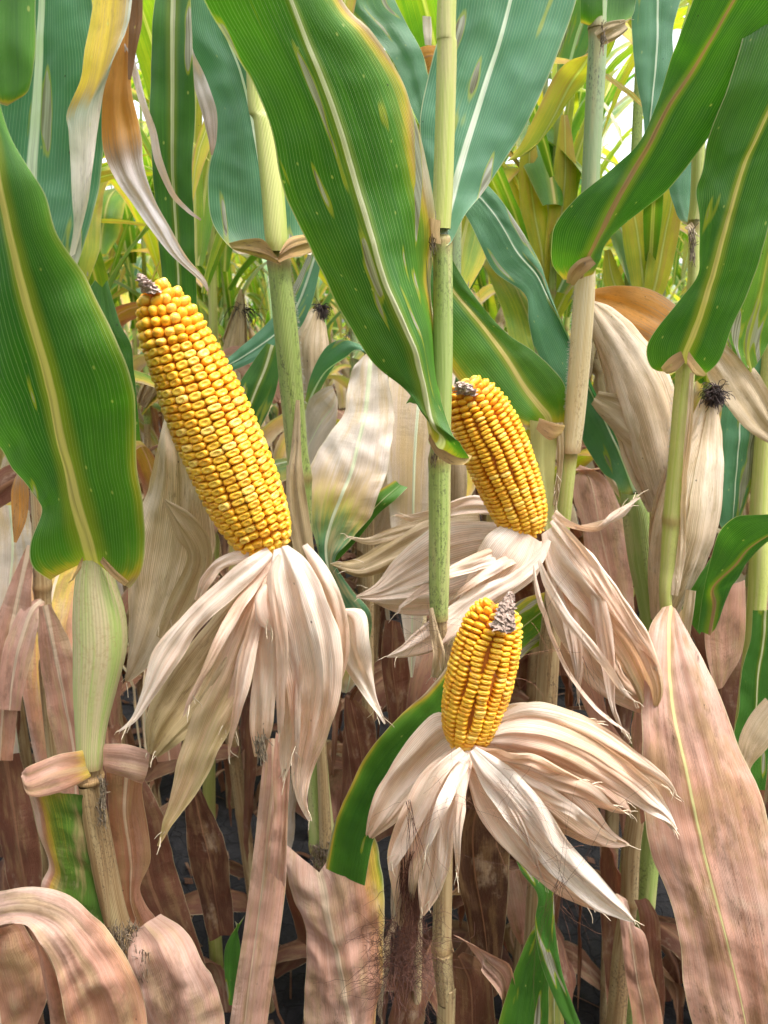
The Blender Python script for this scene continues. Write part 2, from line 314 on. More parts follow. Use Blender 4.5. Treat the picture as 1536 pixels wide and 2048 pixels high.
def leaf(parent, st, mat='green', name='leaf', res=1.0, **kw):
    """st rows: lx,ly, mx,my, rx,ry, Y, dl, dr, age"""
    tot = sum(math.hypot(st[i + 1][2] - st[i][2], st[i + 1][3] - st[i][3]) for i in range(len(st) - 1))
    n = max(12, int(tot / 9 * res))
    rows = []
    for lx, ly, mx, my, rx, ry, Y, dl, dr, age in catmull([[float(q) for q in r] for r in st], n):
        rows.append((P(lx, ly, Y + dl), P(mx, my, Y), P(rx, ry, Y + dr), age))
    return ribbon(name, parent, rows, mat, **kw)
FRAY = {}
def strip(parent, st, mat='husk', name='husk_leaf', **kw):
    """st rows: x, y, width px, Y, tilt (m, left edge further/right nearer), age"""
    st = [list(map(float, r)) for r in st]; rows = []
    for i, (x, y, wd, Y, tilt, age) in enumerate(st):
        a = st[max(i - 1, 0)]; b = st[min(i + 1, len(st) - 1)]
        dx, dy = b[0] - a[0], b[1] - a[1]; l = math.hypot(dx, dy) or 1
        px, py = dy / l, -dx / l
        if i == 0 and False: pass
        rows.append((x - px * wd / 2, y - py * wd / 2, x, y, x + px * wd / 2, y + py * wd / 2, Y, tilt, -tilt, age))
    k = dict(rib=0.0, rib_h=0, ripple=.0055, folds=.0009, crumple=.0010, nU=9, cup=.25, jag=.05, rfreq=1.6, crease=1)
    sq = random.random() * 40; rows = [r if i in (0, len(rows) - 1) else r[:7] + (r[7] + .010 * nz1(i * .8, sq, 0), r[8] + .010 * nz1(i * .8, sq, 5), r[9]) for i, r in enumerate(rows)] if mat in ('husk', 'oldhusk') else rows
    if mat not in ('husk', 'oldhusk'): k = {}
    k.update(kw)
    if mat in ('husk', 'oldhusk'):
        e, f = st[-1], st[-2]
        for _ in range(5):
            q = random.uniform(.0, .9); x, y, Y = [e[i_] * (1 - q) + f[i_] * q for i_ in (0, 1, 3)]; ww = (e[2] * (1 - q) + f[2] * q) * .45
            p = P(x + random.uniform(-ww, ww), y + random.uniform(-ww, ww), Y - .001); d = P(e[0], e[1], e[3]) - P(f[0], f[1], f[3]); d.normalize()
            FRAY.setdefault(parent.name, (parent, []))[1].append(hair_path(p, d + Vector([random.gauss(0, .28) for _ in range(3)]), random.uniform(.004, .014), 5, .5, .1))
    return leaf(parent, rows, mat, name, **k)

# ------------------------------------------------------------------ stalks
def stalk_mesh(name, parent, pts, mat, nodes=(), flat=1.0, seg=18, label=None, ring=.10):
    """pts: (Vector, radius)"""
    rows = [[p.x, p.y, p.z, r] for p, r in pts]
    L = sum((Vector(rows[i + 1][:3]) - Vector(rows[i][:3])).length for i in range(len(rows) - 1))
    n = max(10, int(L / .008)) if L < 4 else 60
    rs = catmull(rows, n); vs = []; uv = []; nd = []; v = 0; pp = None; sdx = random.random() * 50
    for x, y, z, r in rs:
        c = Vector((x, y, z)); v += (c - pp).length if pp else 0; pp = c
        nf = 0
        for q in nodes:
            dd = (z - q) / .006; nf = max(nf, math.exp(-dd * dd))
        rr = r * (1 + ring * nf)
        for k in range(seg + 1):
            a = 2 * math.pi * k / seg
            g = 1 + .012 * math.sin(a * 5 + sdx) + .02 * nz1(math.cos(a) * 2, math.sin(a) * 2, v * 14 + sdx)
            vs.append(c + Vector((math.cos(a) * rr * g, math.sin(a) * rr * g * flat, 0)))
            uv.append((k / seg, v)); nd.append(nf)
    W = seg + 1
    fs = [(j * W + k, j * W + k + 1, (j + 1) * W + k + 1, (j + 1) * W + k) for j in range(len(rs) - 1) for k in range(seg)]
    return mesh_obj(name, vs, fs, SM[mat], parent, {'node': nd}, uv, label=label)
def stalk(parent, st, mat, nodes=(), name='stalk', down=False, up=0.0, **kw):
    """st: x, y, width px, Y from top to bottom"""
    pts = [(P(x, y, Y), wd * T(y, Y) / 2) for x, y, wd, Y in st]
    if up: pts.insert(0, (pts[0][0] + Vector((.01, .01, up)), pts[0][1] * .75))
    if down:
        p, r = pts[-1]; pts.append((Vector((p.x, p.y, -.02)), r * 1.1))
    zn = [P(x, y, Y).z for x, y, Y in nodes]
    return stalk_mesh(name, parent, pts, mat, zn, **kw)

def tubes(name, parent, paths, mat, r0=.0003, kind='stuff', seg=3):
    vs = []; fs = []
    for path in paths:
        b0 = len(vs); n = len(path)
        for i, p in enumerate(path):
            t = (path[min(i + 1, n - 1)] - path[max(i - 1, 0)]).normalized()
            a = t.orthogonal().normalized(); b = t.cross(a); r = r0 * (1 - .6 * i / n)
            for k in range(seg):
                an = 2 * math.pi * k / seg; vs.append(p + (a * math.cos(an) + b * math.sin(an)) * r)
        for i in range(n - 1):
            for k in range(seg):
                fs.append((b0 + i * seg + k, b0 + i * seg + (k + 1) % seg, b0 + (i + 1) * seg + (k + 1) % seg, b0 + (i + 1) * seg + k))
    o = mesh_obj(name, vs, fs, mat, parent)
    if kind: o['kind'] = kind
    return o
def hair_path(p, d, length, n=9, curl=.5, grav=.15):
    out = [p.copy()]; d = d.normalized(); st = length / n; s = random.random() * 99
    for i in range(n):
        d = (d + Vector((nz1(i * .5, s, 0), nz1(i * .5, s, 7), nz1(i * .5, s, 14))) * curl + Vector((0, 0, -grav))).normalized()
        p = p + d * st; out.append(p.copy())
    return out
def fuzz(parent, st, n=260):
    """short pale hairs along one margin of a stalk; st: x, y, Y, direction"""
    paths = []
    for _ in range(n):
        t = random.random() * (len(st) - 1); i = min(int(t), len(st) - 2); f = t - i
        x, y, Y = [st[i][k] * (1 - f) + st[i + 1][k] * f for k in range(3)]
        p = P(x, y, Y); s = st[0][3]
        paths.append([p, p + Vector((s * random.uniform(.0012, .003), random.uniform(-.001, .001), random.uniform(-.0012, .001)))])
    tubes('hair', parent, paths, FUZZ, .00012)

# ------------------------------------------------------------------ corn ears
def kernel_mesh(name, kind, sd):
    rr = random.Random(sd); seg = 10; vs = []; kz = []; dn = []
    if kind == 'dent': prof = [(.84, -.5, 0, 0), (1.01, .02, .45, 0), (.92, .38, .8, 0), (.66, .54, 1, 0), (.34, .42, 1, .9)]; cz = .37; pw = .70
    elif kind == 'disc': prof = [(.84, -.5, 0, 0), (1.03, .0, .4, 0), (.93, .34, .8, 0), (.64, .53, 1, .1), (.28, .50, 1, .6)]; cz = .47; pw = .70
    else: prof = [(.70, -.5, 0, 0), (1.0, .02, .4, 0), (.86, .40, .8, 0), (.52, .62, 1, 0), (.22, .70, 1, .1)]; cz = .71; pw = .85
    jx, jy = rr.uniform(-.06, .06), rr.uniform(-.06, .06)
    for (r, z, k_, d_) in prof:
        for k in range(seg):
            a = 2 * math.pi * (k + .5) / seg; c, s = math.cos(a), math.sin(a)
            x = math.copysign(abs(c) ** pw, c); y = math.copysign(abs(s) ** pw, s)
            j = 1 + rr.uniform(-.025, .025)
            vs.append((.5 * r * x * j + jx * (z > .3), .5 * r * y * j + jy * (z > .3), z + rr.uniform(-.02, .02))); kz.append(k_); dn.append(d_)
    vs.append((jx, jy, cz)); kz.append(1); dn.append(1 if kind == 'dent' else .3)
    fs = []
    for j in range(len(prof) - 1):
        for k in range(seg): fs.append((j * seg + k, j * seg + (k + 1) % seg, (j + 1) * seg + (k + 1) % seg, (j + 1) * seg + k))
    t = (len(prof) - 1) * seg
    for k in range(seg): fs.append((t + k, t + (k + 1) % seg, len(vs) - 1))
    me = bpy.data.meshes.new(name); me.from_pydata(vs, [], fs); me.polygons.foreach_set('use_smooth', [True] * len(fs))
    for nme, a in (('kz', kz), ('dent', dn), ('kr', [0.0] * len(vs))):
        at = me.attributes.new(nme, 'FLOAT', 'POINT'); at.data.foreach_set('value', a)
    me.materials.append(KM); return me, vs, fs, kz, dn
KS = {k: [kernel_mesh('kernel', k, i * 7 + len(k)) for i in range(4)] for k in ('dent', 'disc', 'round')}

def ear(root, axis, rows_n, per_row, style, hk=.005, seed=3, twist=0.0, tip_frac=.10):
    """axis: (x, y, radius px, Y) from butt to tip"""
    rr = random.Random(seed)
    ax = catmull([[*P(x, y, Y), r * T(y, Y)] for x, y, r, Y in axis], 200)
    cum = [0]
    for i in range(1, len(ax)): cum.append(cum[-1] + (Vector(ax[i][:3]) - Vector(ax[i - 1][:3])).length)
    L = cum[-1]
    def at(s):
        s = max(0, min(L * .9999, s)); i = 0
        lo, hi = 0, len(cum) - 1
        while hi - lo > 1:
            m_ = (lo + hi) // 2
            if cum[m_] <= s: lo = m_
            else: hi = m_
        f = (s - cum[lo]) / (cum[hi] - cum[lo] + 1e-9)
        a, b = ax[lo], ax[hi]
        return Vector([a[k] * (1 - f) + b[k] * f for k in range(3)]), a[3] * (1 - f) + b[3] * f, (Vector(b[:3]) - Vector(a[:3])).normalized()
    ref = Vector((0, -1, 0)); off = origin(root)
    # core
    vs = []; fs = []; seg = 24
    for j in range(41):
        c, r, t = at(L * j / 40); e1 = (ref - t * ref.dot(t)).normalized(); e2 = t.cross(e1)
        for k in range(seg):
            a = 2 * math.pi * k / seg; vs.append(c + (e1 * math.cos(a) + e2 * math.sin(a)) * max(.002, (r - hk * .75)))
    fs = [(j * seg + k, j * seg + (k + 1) % seg, (j + 1) * seg + (k + 1) % seg, (j + 1) * seg + k) for j in range(40) for k in range(seg)]
    fs.append(tuple(range(seg))[::-1]); fs.append(tuple(40 * seg + k for k in range(seg)))
    mesh_obj('cob', vs, fs, CORE, root)
    ks = []
    pitch = L / per_row
    Rmax = max(a[3] for a in ax)
    for q in range(rows_n):
        off_s = rr.uniform(-.25, .25) + (.5 if q % 2 else 0); s = pitch * (.3 + off_s); dr = rr.uniform(-.0006, .0006); ph = rr.uniform(0, 9)
        while s < L * .995:
            c, r, t = at(s); f = s / L
            st_ = style
            if f > 1 - tip_frac * 1.5 or f < .05: st_ = 'round'
            if f > 1 - tip_frac and r < Rmax * .55 and q % 2: break
            pl = pitch * (1 + (.25 if f > 1 - tip_frac * 1.3 else 0)) * rr.uniform(.93, 1.07)
            wid = 2 * math.pi * r / rows_n * (2 if (f > 1 - tip_frac and r < Rmax * .55) else 1)
            a = 2 * math.pi * (q + twist * f + (.24 if style == 'disc' else .17) * nz1(f * 6, ph, 1)) / rows_n
            e1 = (ref - t * ref.dot(t)).normalized(); e2 = t.cross(e1)
            o = (e1 * math.cos(a) + e2 * math.sin(a))
            # tilt outward normal where the ear tapers
            c2, r2, _ = at(s + .004); slope = (r2 - r) / .004
            o2 = (o - t * slope).normalized() if abs(slope) < 3 else o
            xx = t.cross(o2).normalized(); yy = o2.cross(xx).normalized()
            ang = rr.uniform(-.07, .07) * (2.5 if st_ == 'round' else 1)
            xx, yy = xx * math.cos(ang) + yy * math.sin(ang), yy * math.cos(ang) - xx * math.sin(ang)
            o3 = (o2 + xx * rr.uniform(-.05, .05) + yy * rr.uniform(-.07, .07)).normalized()
            pos = c + o * (r - hk * .5 + dr + rr.uniform(-.0003, .0003))
            sx = min(wid * 1.0, pl * 2.3) * rr.uniform(.93, 1.05); sy = pl * rr.uniform(.94, 1.06)
            mat = Matrix(((xx.x * sx, yy.x * sy, o3.x * hk, pos.x), (xx.y * sx, yy.y * sy, o3.y * hk, pos.y), (xx.z * sx, yy.z * sy, o3.z * hk, pos.z), (0, 0, 0, 1)))
            view = (CAM - pos).normalized()
            ks.append((o.dot(view), mat, st_, rr.randrange(4)))
            s += pl
    ks.sort(key=lambda k: -k[0])
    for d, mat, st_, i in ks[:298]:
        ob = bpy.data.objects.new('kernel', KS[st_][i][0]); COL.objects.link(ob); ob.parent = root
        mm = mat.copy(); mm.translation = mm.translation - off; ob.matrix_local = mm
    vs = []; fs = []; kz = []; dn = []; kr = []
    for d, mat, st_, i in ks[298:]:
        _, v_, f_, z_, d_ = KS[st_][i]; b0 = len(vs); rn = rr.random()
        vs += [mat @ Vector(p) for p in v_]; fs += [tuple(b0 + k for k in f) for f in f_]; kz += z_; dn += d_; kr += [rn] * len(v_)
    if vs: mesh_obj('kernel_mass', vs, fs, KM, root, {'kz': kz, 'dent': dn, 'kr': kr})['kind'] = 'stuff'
COBL = simple_mat('pale_cob', (.26, .16, .13), (.64, .52, .46), 420)
def cob_tip(root, st, seed=1, mat=None):
    """rough dry cob end; st: x, y, radius px, Y"""
    rr = random.Random(seed); rs = catmull([[*P(x, y, Y), r * T(y, Y)] for x, y, r, Y in st], 26); vs = []; seg = 20
    for j, (x, y, z, r) in enumerate(rs):
        for k in range(seg):
            a = 2 * math.pi * k / seg
            g = 1 + .9 * nz1(k * 2.3, j * 1.9, seed) + rr.uniform(-.12, .18)
            vs.append(Vector((x + math.cos(a) * r * g, y + math.sin(a) * r * g, z + .5 * r * nz1(k * 3.1, j * 2.2, 3))))
    fs = [(j * seg + k, j * seg + (k + 1) % seg, (j + 1) * seg + (k + 1) % seg, (j + 1) * seg + k) for j in range(len(rs) - 1) for k in range(seg)]
    fs.append(tuple(range(seg))); fs.append(tuple((len(rs) - 1) * seg + k for k in range(seg)))
    mesh_obj('cob_tip', vs, fs, mat or COBM, root, smooth=False)
def frayed(parent, x, y, Y, w_, h_, seed=1, mat=None, name='frayed_collar', n=40):
    """clump of torn dark fibres round a node"""
    rr = random.Random(seed); ps = []
    for _ in range(n * 4):
        a = rr.uniform(0, 6.28); px = x + math.cos(a) * w_ * .5 * rr.uniform(.3, 1); py = y + rr.uniform(-.5, .5) * h_
        p = P(px, py, Y - abs(math.sin(a)) * .008 * rr.random())
        ps.append(hair_path(p, Vector((rr.uniform(-.25, .25), rr.uniform(-.25, .1), rr.choice((-1, -1, 1)))), rr.uniform(.004, .010), 4, .5, .15))
    o = tubes(name, parent, ps, mat or ROT, .0005, None)
    return o

# ------------------------------------------------------------------ soil
def soil_mat():
    b = NB('dark_soil'); ob = b.n('TexCoord').outputs['Object']
    n1 = b.noise(ob, 22, 6, .65); n2 = b.noise(ob, 160, 4, .7); n3 = b.noise(ob, 3.0, 3, .5)
    wob = b.n('VectorMath', operation='ADD', i={0: ob, 1: b.n('VectorMath', operation='SCALE', i={0: b.n('TexNoise', i={'Vector': ob, 'Scale': 14.0}).outputs['Color'], 'Scale': .06}).outputs[0]}).outputs[0]
    vo = b.n('TexVoronoi', feature='DISTANCE_TO_EDGE', i={'Vector': wob, 'Scale': 17.0}).outputs['Distance']
    crack = b.math('SUBTRACT', 1.0, b.step(vo, .0, .05))
    c = b.ramp(n1, [(.25, (.008, .008, .010)), (.6, (.024, .023, .026)), (.85, (.050, .046, .046))])
    c = b.mix(b.math('MULTIPLY', b.step(n2, .62, .8), .5), c, (.12, .09, .06))
    c = b.mix(b.math('MULTIPLY', crack, .45), c, (.008, .008, .009))
    h = b.math('SUBTRACT', b.math('ADD', n1, b.math('MULTIPLY', n2, .3)), b.math('MULTIPLY', crack, .35))
    bmp = b.n('Bump', i={'Height': h, 'Strength': .9, 'Distance': .012}).outputs[0]
    return b.out(b.n('BsdfPrincipled', i={'Base Color': c, 'Roughness': .85, 'Specular IOR Level': .3, 'Normal': bmp}).outputs[0])
def soil_z(x, y):
    return .02 * nz1(x * 3, y * 3, 1) + .016 * nz1(x * 11, y * 11, 2) + .008 * abs(nz1(x * 33, y * 33, 5))
NG = 260; vs = []
def warp(t, c, r): s = (t - .5) * 2; return c + r * (s * .06 + math.copysign(abs(s) ** 5, s) * .94) 
for j in range(NG + 1):
    for i in range(NG + 1):
        x = warp(i / NG, 0, 60); y = warp(j / NG, 2.0, 60); vs.append((x, y, soil_z(x, y) if abs(x) < 12 and abs(y) < 16 else 0))
fs = [(j * (NG + 1) + i, j * (NG + 1) + i + 1, (j + 1) * (NG + 1) + i + 1, (j + 1) * (NG + 1) + i) for j in range(NG) for i in range(NG)]
tag(mesh_obj('ground', vs, fs, soil_mat()), 'dark cracked bare soil between the corn rows', kind='structure')
# dry litter on the soil
vs = []; fs = []; ag = []; uv = []
for _ in range(2600):
    x = random.uniform(-3, 3); y = random.uniform(.5, 5.5); a = random.uniform(0, 3.14); L = random.uniform(.03, .16) * (1 if random.random() < .4 else .4); wd = random.choice((.002, .004, .010)); b0 = len(vs)
    z = soil_z(x, y) + .006; up = random.uniform(0, .02)
    for k in range(5):
        t = k / 4 - .5; cx = x + math.cos(a) * L * t; cy = y + math.sin(a) * L * t; cz = z + up * (1 - 4 * t * t) * .6
        for s in (-1, 1):
            vs.append((cx - math.sin(a) * wd * s, cy + math.cos(a) * wd * s, cz + s * wd * .4)); uv.append((.5 + s * .5, L * t)); ag.append(random.uniform(.4, .8))
    fs += [(b0 + 2 * k, b0 + 2 * k + 1, b0 + 2 * k + 3, b0 + 2 * k + 2) for k in range(4)]
litter = mesh_obj('leaf_litter', vs, fs, M['rust'], None, {'age': ag, 'mx': [.01] * len(vs), 'rw': [0] * len(vs)}, uv)
tag(litter, 'scattered dry corn leaf scraps and stubble lying on the dark soil', 'leaf litter', kind='stuff')

# ------------------------------------------------------------------ generic corn plants of the field behind
def gen_leaf(root, rnd, z, az, length, width, el, droop, mat, age0, age1, twist=0, name='leaf', nU=4, n=26, ripple=.006, x0=.008, edge=(0, 0), wander=.05, jag=0, curl=0):
    p = Vector((math.cos(az) * x0, math.sin(az) * x0, z)); e = el; a = az; rows = []; st = length / n
    sx = rnd.random() * 90
    for k in range(n + 1):
        t = k / n
        d = Vector((math.cos(a) * math.cos(e), math.sin(a) * math.cos(e), math.sin(e)))
        side0 = Vector((-math.sin(a), math.cos(a), 0)); upn = side0.cross(d)
        tw = twist * t + .3 * nz1(t * 2, sx, 0)
        side = side0 * math.cos(tw) + upn * math.sin(tw)
        up2 = upn * math.cos(tw) - side0 * math.sin(tw)
        hw = width / 2 * min(1, (t * 7 + .25)) ** .6 * max(.02, 1 - t ** 2.4) ** .9
        vf = .35 * (1 - t) + curl * (.6 + .8 * nz1(t * 3, sx, 9)); hw *= 1 - .35 * curl
        rows.append((p - side * hw + up2 * hw * vf, p.copy(), p + side * hw + up2 * hw * vf, age0 + (age1 - age0) * t))
        p = p + d * st
        e -= droop * (st / .6) * (1.0 + .7 * math.sin(t * 3.1)) * (math.cos(e) * .8 + .35 if e > -1.45 else 0)
        a += nz1(t * 3, sx, 5) * wander
    return ribbon(name, root, rows, mat, ripple=ripple, jag=jag, crumple=.0012 + .0025 * (jag > 0), rib=.003, rib_h=.001, nU=nU, edge_age=edge, rfreq=.8)
def gen_ear(root, rnd, z, az, lean=.4, L=.24, r=.026, dry=True):
    e = bpy.data.objects.new('ear', None); COL.objects.link(e); e.parent = root; e.location = (0, 0, 0); e.empty_display_size = .02
    d = Vector((math.cos(az) * math.sin(lean), math.sin(az) * math.sin(lean), math.cos(lean))); p0 = Vector((math.cos(az) * .015, math.sin(az) * .015, z))
    s1 = d.orthogonal().normalized(); s2 = d.cross(s1)
    for q in range(4):
        rows = []; a0 = q * math.pi / 2 + rnd.uniform(-.3, .3)
        for k in range(17):
            t = k / 16; rad = r * (math.sin(min(1, t * 1.25 + .18) * math.pi) ** .5 if t < .66 else max(.12, 1 - (t - .5) * 1.75)) * (1 + .03 * q)
            wa = 1.15 * (1 - .25 * t); c = p0 + d * L * t * (1 + .03 * q)
            f = lambda an: c + (s1 * math.cos(an) + s2 * math.sin(an)) * rad
            rows.append((f(a0 - wa), f(a0), f(a0 + wa), .6 + .3 * nz1(q, t, z)))
        ribbon('husk', e, rows, 'oldhusk' if dry else 'greenyel', ripple=.0015, crumple=.0008, folds=.0006, rib=0, rib_h=0, nU=5, cup=.55)
    tip = p0 + d * L
    tubes('silk', e, [hair_path(tip + Vector((rnd.uniform(-.006, .006), rnd.uniform(-.006, .006), -.012)), d + Vector((rnd.uniform(-1, 1), rnd.uniform(-1, 1), rnd.uniform(-.8, .3))), rnd.uniform(.02, .05), 5, .9, .5) for _ in range(60)], DARKTUFT, .0007, 'stuff')
def gen_plant(seed, H=2.15, row=0):
    rnd = random.Random(seed); H = 2.15 + .25 * (seed % 2); root = thing('corn_plant', (0, 0, 0), 'x', 'corn plant')
    lean = rnd.uniform(-.04, .04); lean2 = rnd.uniform(-.03, .03)
    zs = []; z = .10
    while z < H - .25: zs.append(z); z += rnd.uniform(.12, .19)
    smat = rnd.choice(('green', 'grey', 'lime', 'green'))
    lo = [(Vector((lean * t * .9, lean2 * t * .9, -.02 + 1.02 * t)), .0125 - .001 * t) for t in (0, .33, .66, 1)]
    hi = [(Vector((lean * .9 + (lean * .3) * t, lean2 * .9, 1.0 + (H - 1.0) * t)), .0115 * (1 - .75 * t)) for t in (0, .25, .5, .75, 1)]
    stalk_mesh('stalk', root, lo, 'brown', [q for q in zs if q < 1], seg=10)
    stalk_mesh('stalk', root, hi, smat, [q for q in zs if q > 1], seg=10)
    az0 = rnd.uniform(0, 6.28)
    for i, z in enumerate(zs):
        az = az0 + i * math.pi + rnd.uniform(-.35, .35)
        ox = Vector((lean * min(z, 1) * .9, 0, 0))
        if z < .98:
            for rep in range(2 if rnd.random() < .35 else 1):
                m = rnd.choice(('shadepink', 'rust', 'rust', 'rust')) if z < .8 else rnd.choice(('shadepink', 'pale', 'shadepink', 'rust'))
                gen_leaf(root, rnd, z + rep * .05, az + rep * 2.2, rnd.uniform(.45, .72), rnd.uniform(.045, .085), rnd.uniform(.2, .9), rnd.uniform(3.0, 5.2), m, rnd.uniform(.7, .85), 1.0, twist=rnd.uniform(-3.2, 3.2), ripple=.016, wander=.30, jag=.07, curl=rnd.uniform(0, .9))
            for rep in range(rnd.choice((1, 2))): gen_leaf(root, rnd, z + rnd.uniform(0, .1), az + rnd.uniform(0, 6), rnd.uniform(.2, .5), rnd.uniform(.018, .045), rnd.uniform(-.4, 1.0), rnd.uniform(3, 7), rnd.choice(('rust', 'shadepink', 'oldhusk', 'rust')), rnd.uniform(.3, .8), .8, twist=rnd.uniform(-5, 5), ripple=.014, wander=.6, jag=.10, curl=rnd.uniform(.3, 1.3), nU=3, n=20)
        elif z < 1.25:
            m = rnd.choice(('pale', 'greenyel', 'pink', 'bright'))
            gen_leaf(root, rnd, z, az, rnd.uniform(.6, .75), .085, rnd.uniform(.6, 1.0), rnd.uniform(2.0, 3.2), m, rnd.uniform(.15, .6), .9, twist=rnd.uniform(-1, 1), edge=(.3, .3))
        else:
            m = rnd.choice(('bright', 'bright', 'teal', 'green', 'bright', 'greenyel', 'bright'))
            for _q in range(rnd.choice((1, 1, 2))): gen_leaf(root, rnd, z + .04, az + rnd.uniform(1, 2), rnd.uniform(.45, .7), rnd.uniform(.02, .05), rnd.uniform(1.1, 1.45), rnd.uniform(.6, 1.8), 'bright', rnd.uniform(.1, .45), rnd.uniform(.4, .8), twist=rnd.uniform(-1, 1))
            gen_leaf(root, rnd, z, az, rnd.uniform(.55, .8) * (1 - .25 * max(0, z - 1.7)), rnd.uniform(.07, .095), rnd.uniform(1.0, 1.3), rnd.uniform(1.1, 2.1), m, rnd.uniform(.05, .38), rnd.uniform(.4, .75), twist=rnd.uniform(-.8, .8), edge=(rnd.uniform(0, .4), rnd.uniform(0, .4)))
    gen_ear(root, rnd, rnd.uniform(1.0, 1.15), az0 + rnd.uniform(0, 6), rnd.uniform(.15, .6))
    return root
def copy_tree(o, parent=None):
    c = o.copy(); COL.objects.link(c); c.parent = parent
    for ch in KIDS.get(o.name, ()): copy_tree(ch, c)
    return c
PROT = [gen_plant(100 + i) for i in range(9)]
KIDS = {}
for o in scn.objects:
    if o.parent: KIDS.setdefault(o.parent.name, []).append(o)
ROWTXT = ['first', 'second', 'third', 'fourth', 'fifth', 'sixth', 'seventh', 'eighth']
LAND = ['at the left edge of the picture', 'behind the swollen sheath of the left plant', 'left of the leaning ear', 'behind the cob tip of the leaning ear', 'behind the middle of the leaning ear', 'behind the fuzzy green stalk', 'left of the bleached dead leaf', 'just left of the central stalk', 'behind the lowest ear', 'behind the straw coloured stalk', 'behind the white husk pointing down right', 'behind the lime green stalk', 'behind the spotted pink leaf', 'at the right edge of the picture']
seen_lab = set()
used = 0; brn = random.Random(5)
rowsY = [1.22, 1.95, 2.7, 3.45, 4.2, 4.95, 5.7, 6.5]
for ri, Yr in enumerate(rowsY):
    half = .62 * Yr + .45; x = -half + brn.uniform(0, .1)
    while x < half:
        y = Yr + brn.uniform(-.05, .05)
        if ri in (1, 2, 3, 4, 5) and used >= len(PROT) and 1170 < 768 + x / y * F * .95 < 1320: x += .08; continue    # the gap that shows the sky at upper right
        if used < len(PROT): o = PROT[used]
        else: o = copy_tree(PROT[(used * 4 + brn.randrange(3)) % len(PROT)])
        used += 1
        o.location = (x, y, 0); o.rotation_euler = (brn.uniform(-.04, .04), brn.uniform(-.05, .05), brn.uniform(0, 6.28)); s = brn.uniform(.92, 1.06); o.scale = (s, s, s)
        px = 768 + x / y * F * .95; txt = None
        if ri < 3 and 0 <= px < 1536:
            k_ = int(px // 118); key = (ri, k_)
            if key not in seen_lab: txt = 'corn plant of the %s row back, %s' % (ROWTXT[ri], LAND[k_]); seen_lab.add(key)
        o['label'] = txt or 'slender corn plant with green top and drooping dry leaves, %s row behind the peeled ears' % ROWTXT[ri]
        o['group'] = 'corn plants of the %s row behind' % ROWTXT[ri]
        x += brn.uniform(.15, .22) * (1 + .05 * ri)
# the rows on the photographer's own side: out of view, they shade the lower leaves as in the field
for Yr in (-.75, -1.5):
    x = -2.2
    while x < 2.2:
        o = copy_tree(PROT[brn.randrange(len(PROT))]); o.location = (x, Yr + brn.uniform(-.05, .05), 0); o.rotation_euler = (0, 0, brn.uniform(0, 6.28))
        o['label'] = 'corn plant of the rows behind the viewer, outside the picture'; o['group'] = 'corn plants behind the viewer'
        x += brn.uniform(.2, .28)
# far rows that read as one mass
vs = []; fs = []; ag = []; mxs = []; rws = []; uv = []
fr = random.Random(11)
for _ in range(5200):
    y = 7.2 + 9 * fr.random() ** 1.3; x = fr.uniform(-.7, .7) * y; z0 = fr.uniform(.5, 1.95); L = fr.uniform(.35, .7); wd = fr.uniform(.02, .045); az = fr.uniform(0, 6.28); e = fr.uniform(.5, 1.4); p = Vector((x, y, z0)); b0 = len(vs); s = Vector((-math.sin(az), math.cos(az), 0))
    a0 = fr.uniform(.0, .55) + (.4 if z0 < 1 else 0)
    for k in range(7):
        t = k / 6; hw = wd * (1 - t ** 2)
        vs += [p - s * hw, p + s * hw]; uv += [(0, L * t), (1, L * t)]; mxs += [-hw, hw]; rws += [0, 0]; ag += [a0, a0 + .2]
        p = p + Vector((math.cos(az) * math.cos(e), math.sin(az) * math.cos(e), math.sin(e))) * L / 6; e -= fr.uniform(.1, .6)
    fs += [(b0 + 2 * k, b0 + 2 * k + 1, b0 + 2 * k + 3, b0 + 2 * k + 2) for k in range(6)]
far = mesh_obj('distant_corn', vs, fs, M['bright'], None, {'age': ag, 'mx': mxs, 'rw': rws}, uv)
tag(far, 'far rows of yellow green corn reading as one mass beyond the plants', 'corn field', kind='stuff')

# ================================================================== the near plants
def plant(label, x, y, Y):
    p = P(x, y, Y); return thing('corn_plant', (p.x, p.y, 0), label, 'corn plant')

# ---- plant A: left, thick pale sheath
A = plant('corn plant at far left with swollen pale green sheath and one broad green leaf', 190, 1500, .50)
stalk(A, [(188, 1105, 52, .505), (190, 1160, 78, .505), (198, 1230, 104, .507), (200, 1300, 106, .508), (190, 1380, 86, .508), (182, 1460, 62, .507), (180, 1535, 50, .506)], 'sheath', [(180, 1535, .506)], name='sheath', flat=.7, seg=28, ring=.0)
stalk(A, [(186, 1100, 34, .53), (186, 1300, 38, .53), (182, 1520, 40, .513), (180, 1556, 52, .508), (186, 1580, 40, .51), (205, 1690, 42, .515), (226, 1800, 42, .518), (240, 1860, 50, .52), (262, 1910, 54, .52), (280, 2048, 50, .525)], 'brown', [(180, 1550, .508), (250, 1880, .52)], up=.10, down=True)
stalk(A, [(172, 1570, 30, .503), (186, 1660, 34, .506), (206, 1780, 26, .51), (216, 1850, 14, .512)], 'brown', name='sheath')
frayed(A, 250, 1880, .50, 60, 60, 3); frayed(A, 285, 1925, .49, 50, 50, 5); frayed(A, 205, 1600, .50, 14, 90, 8, n=22)
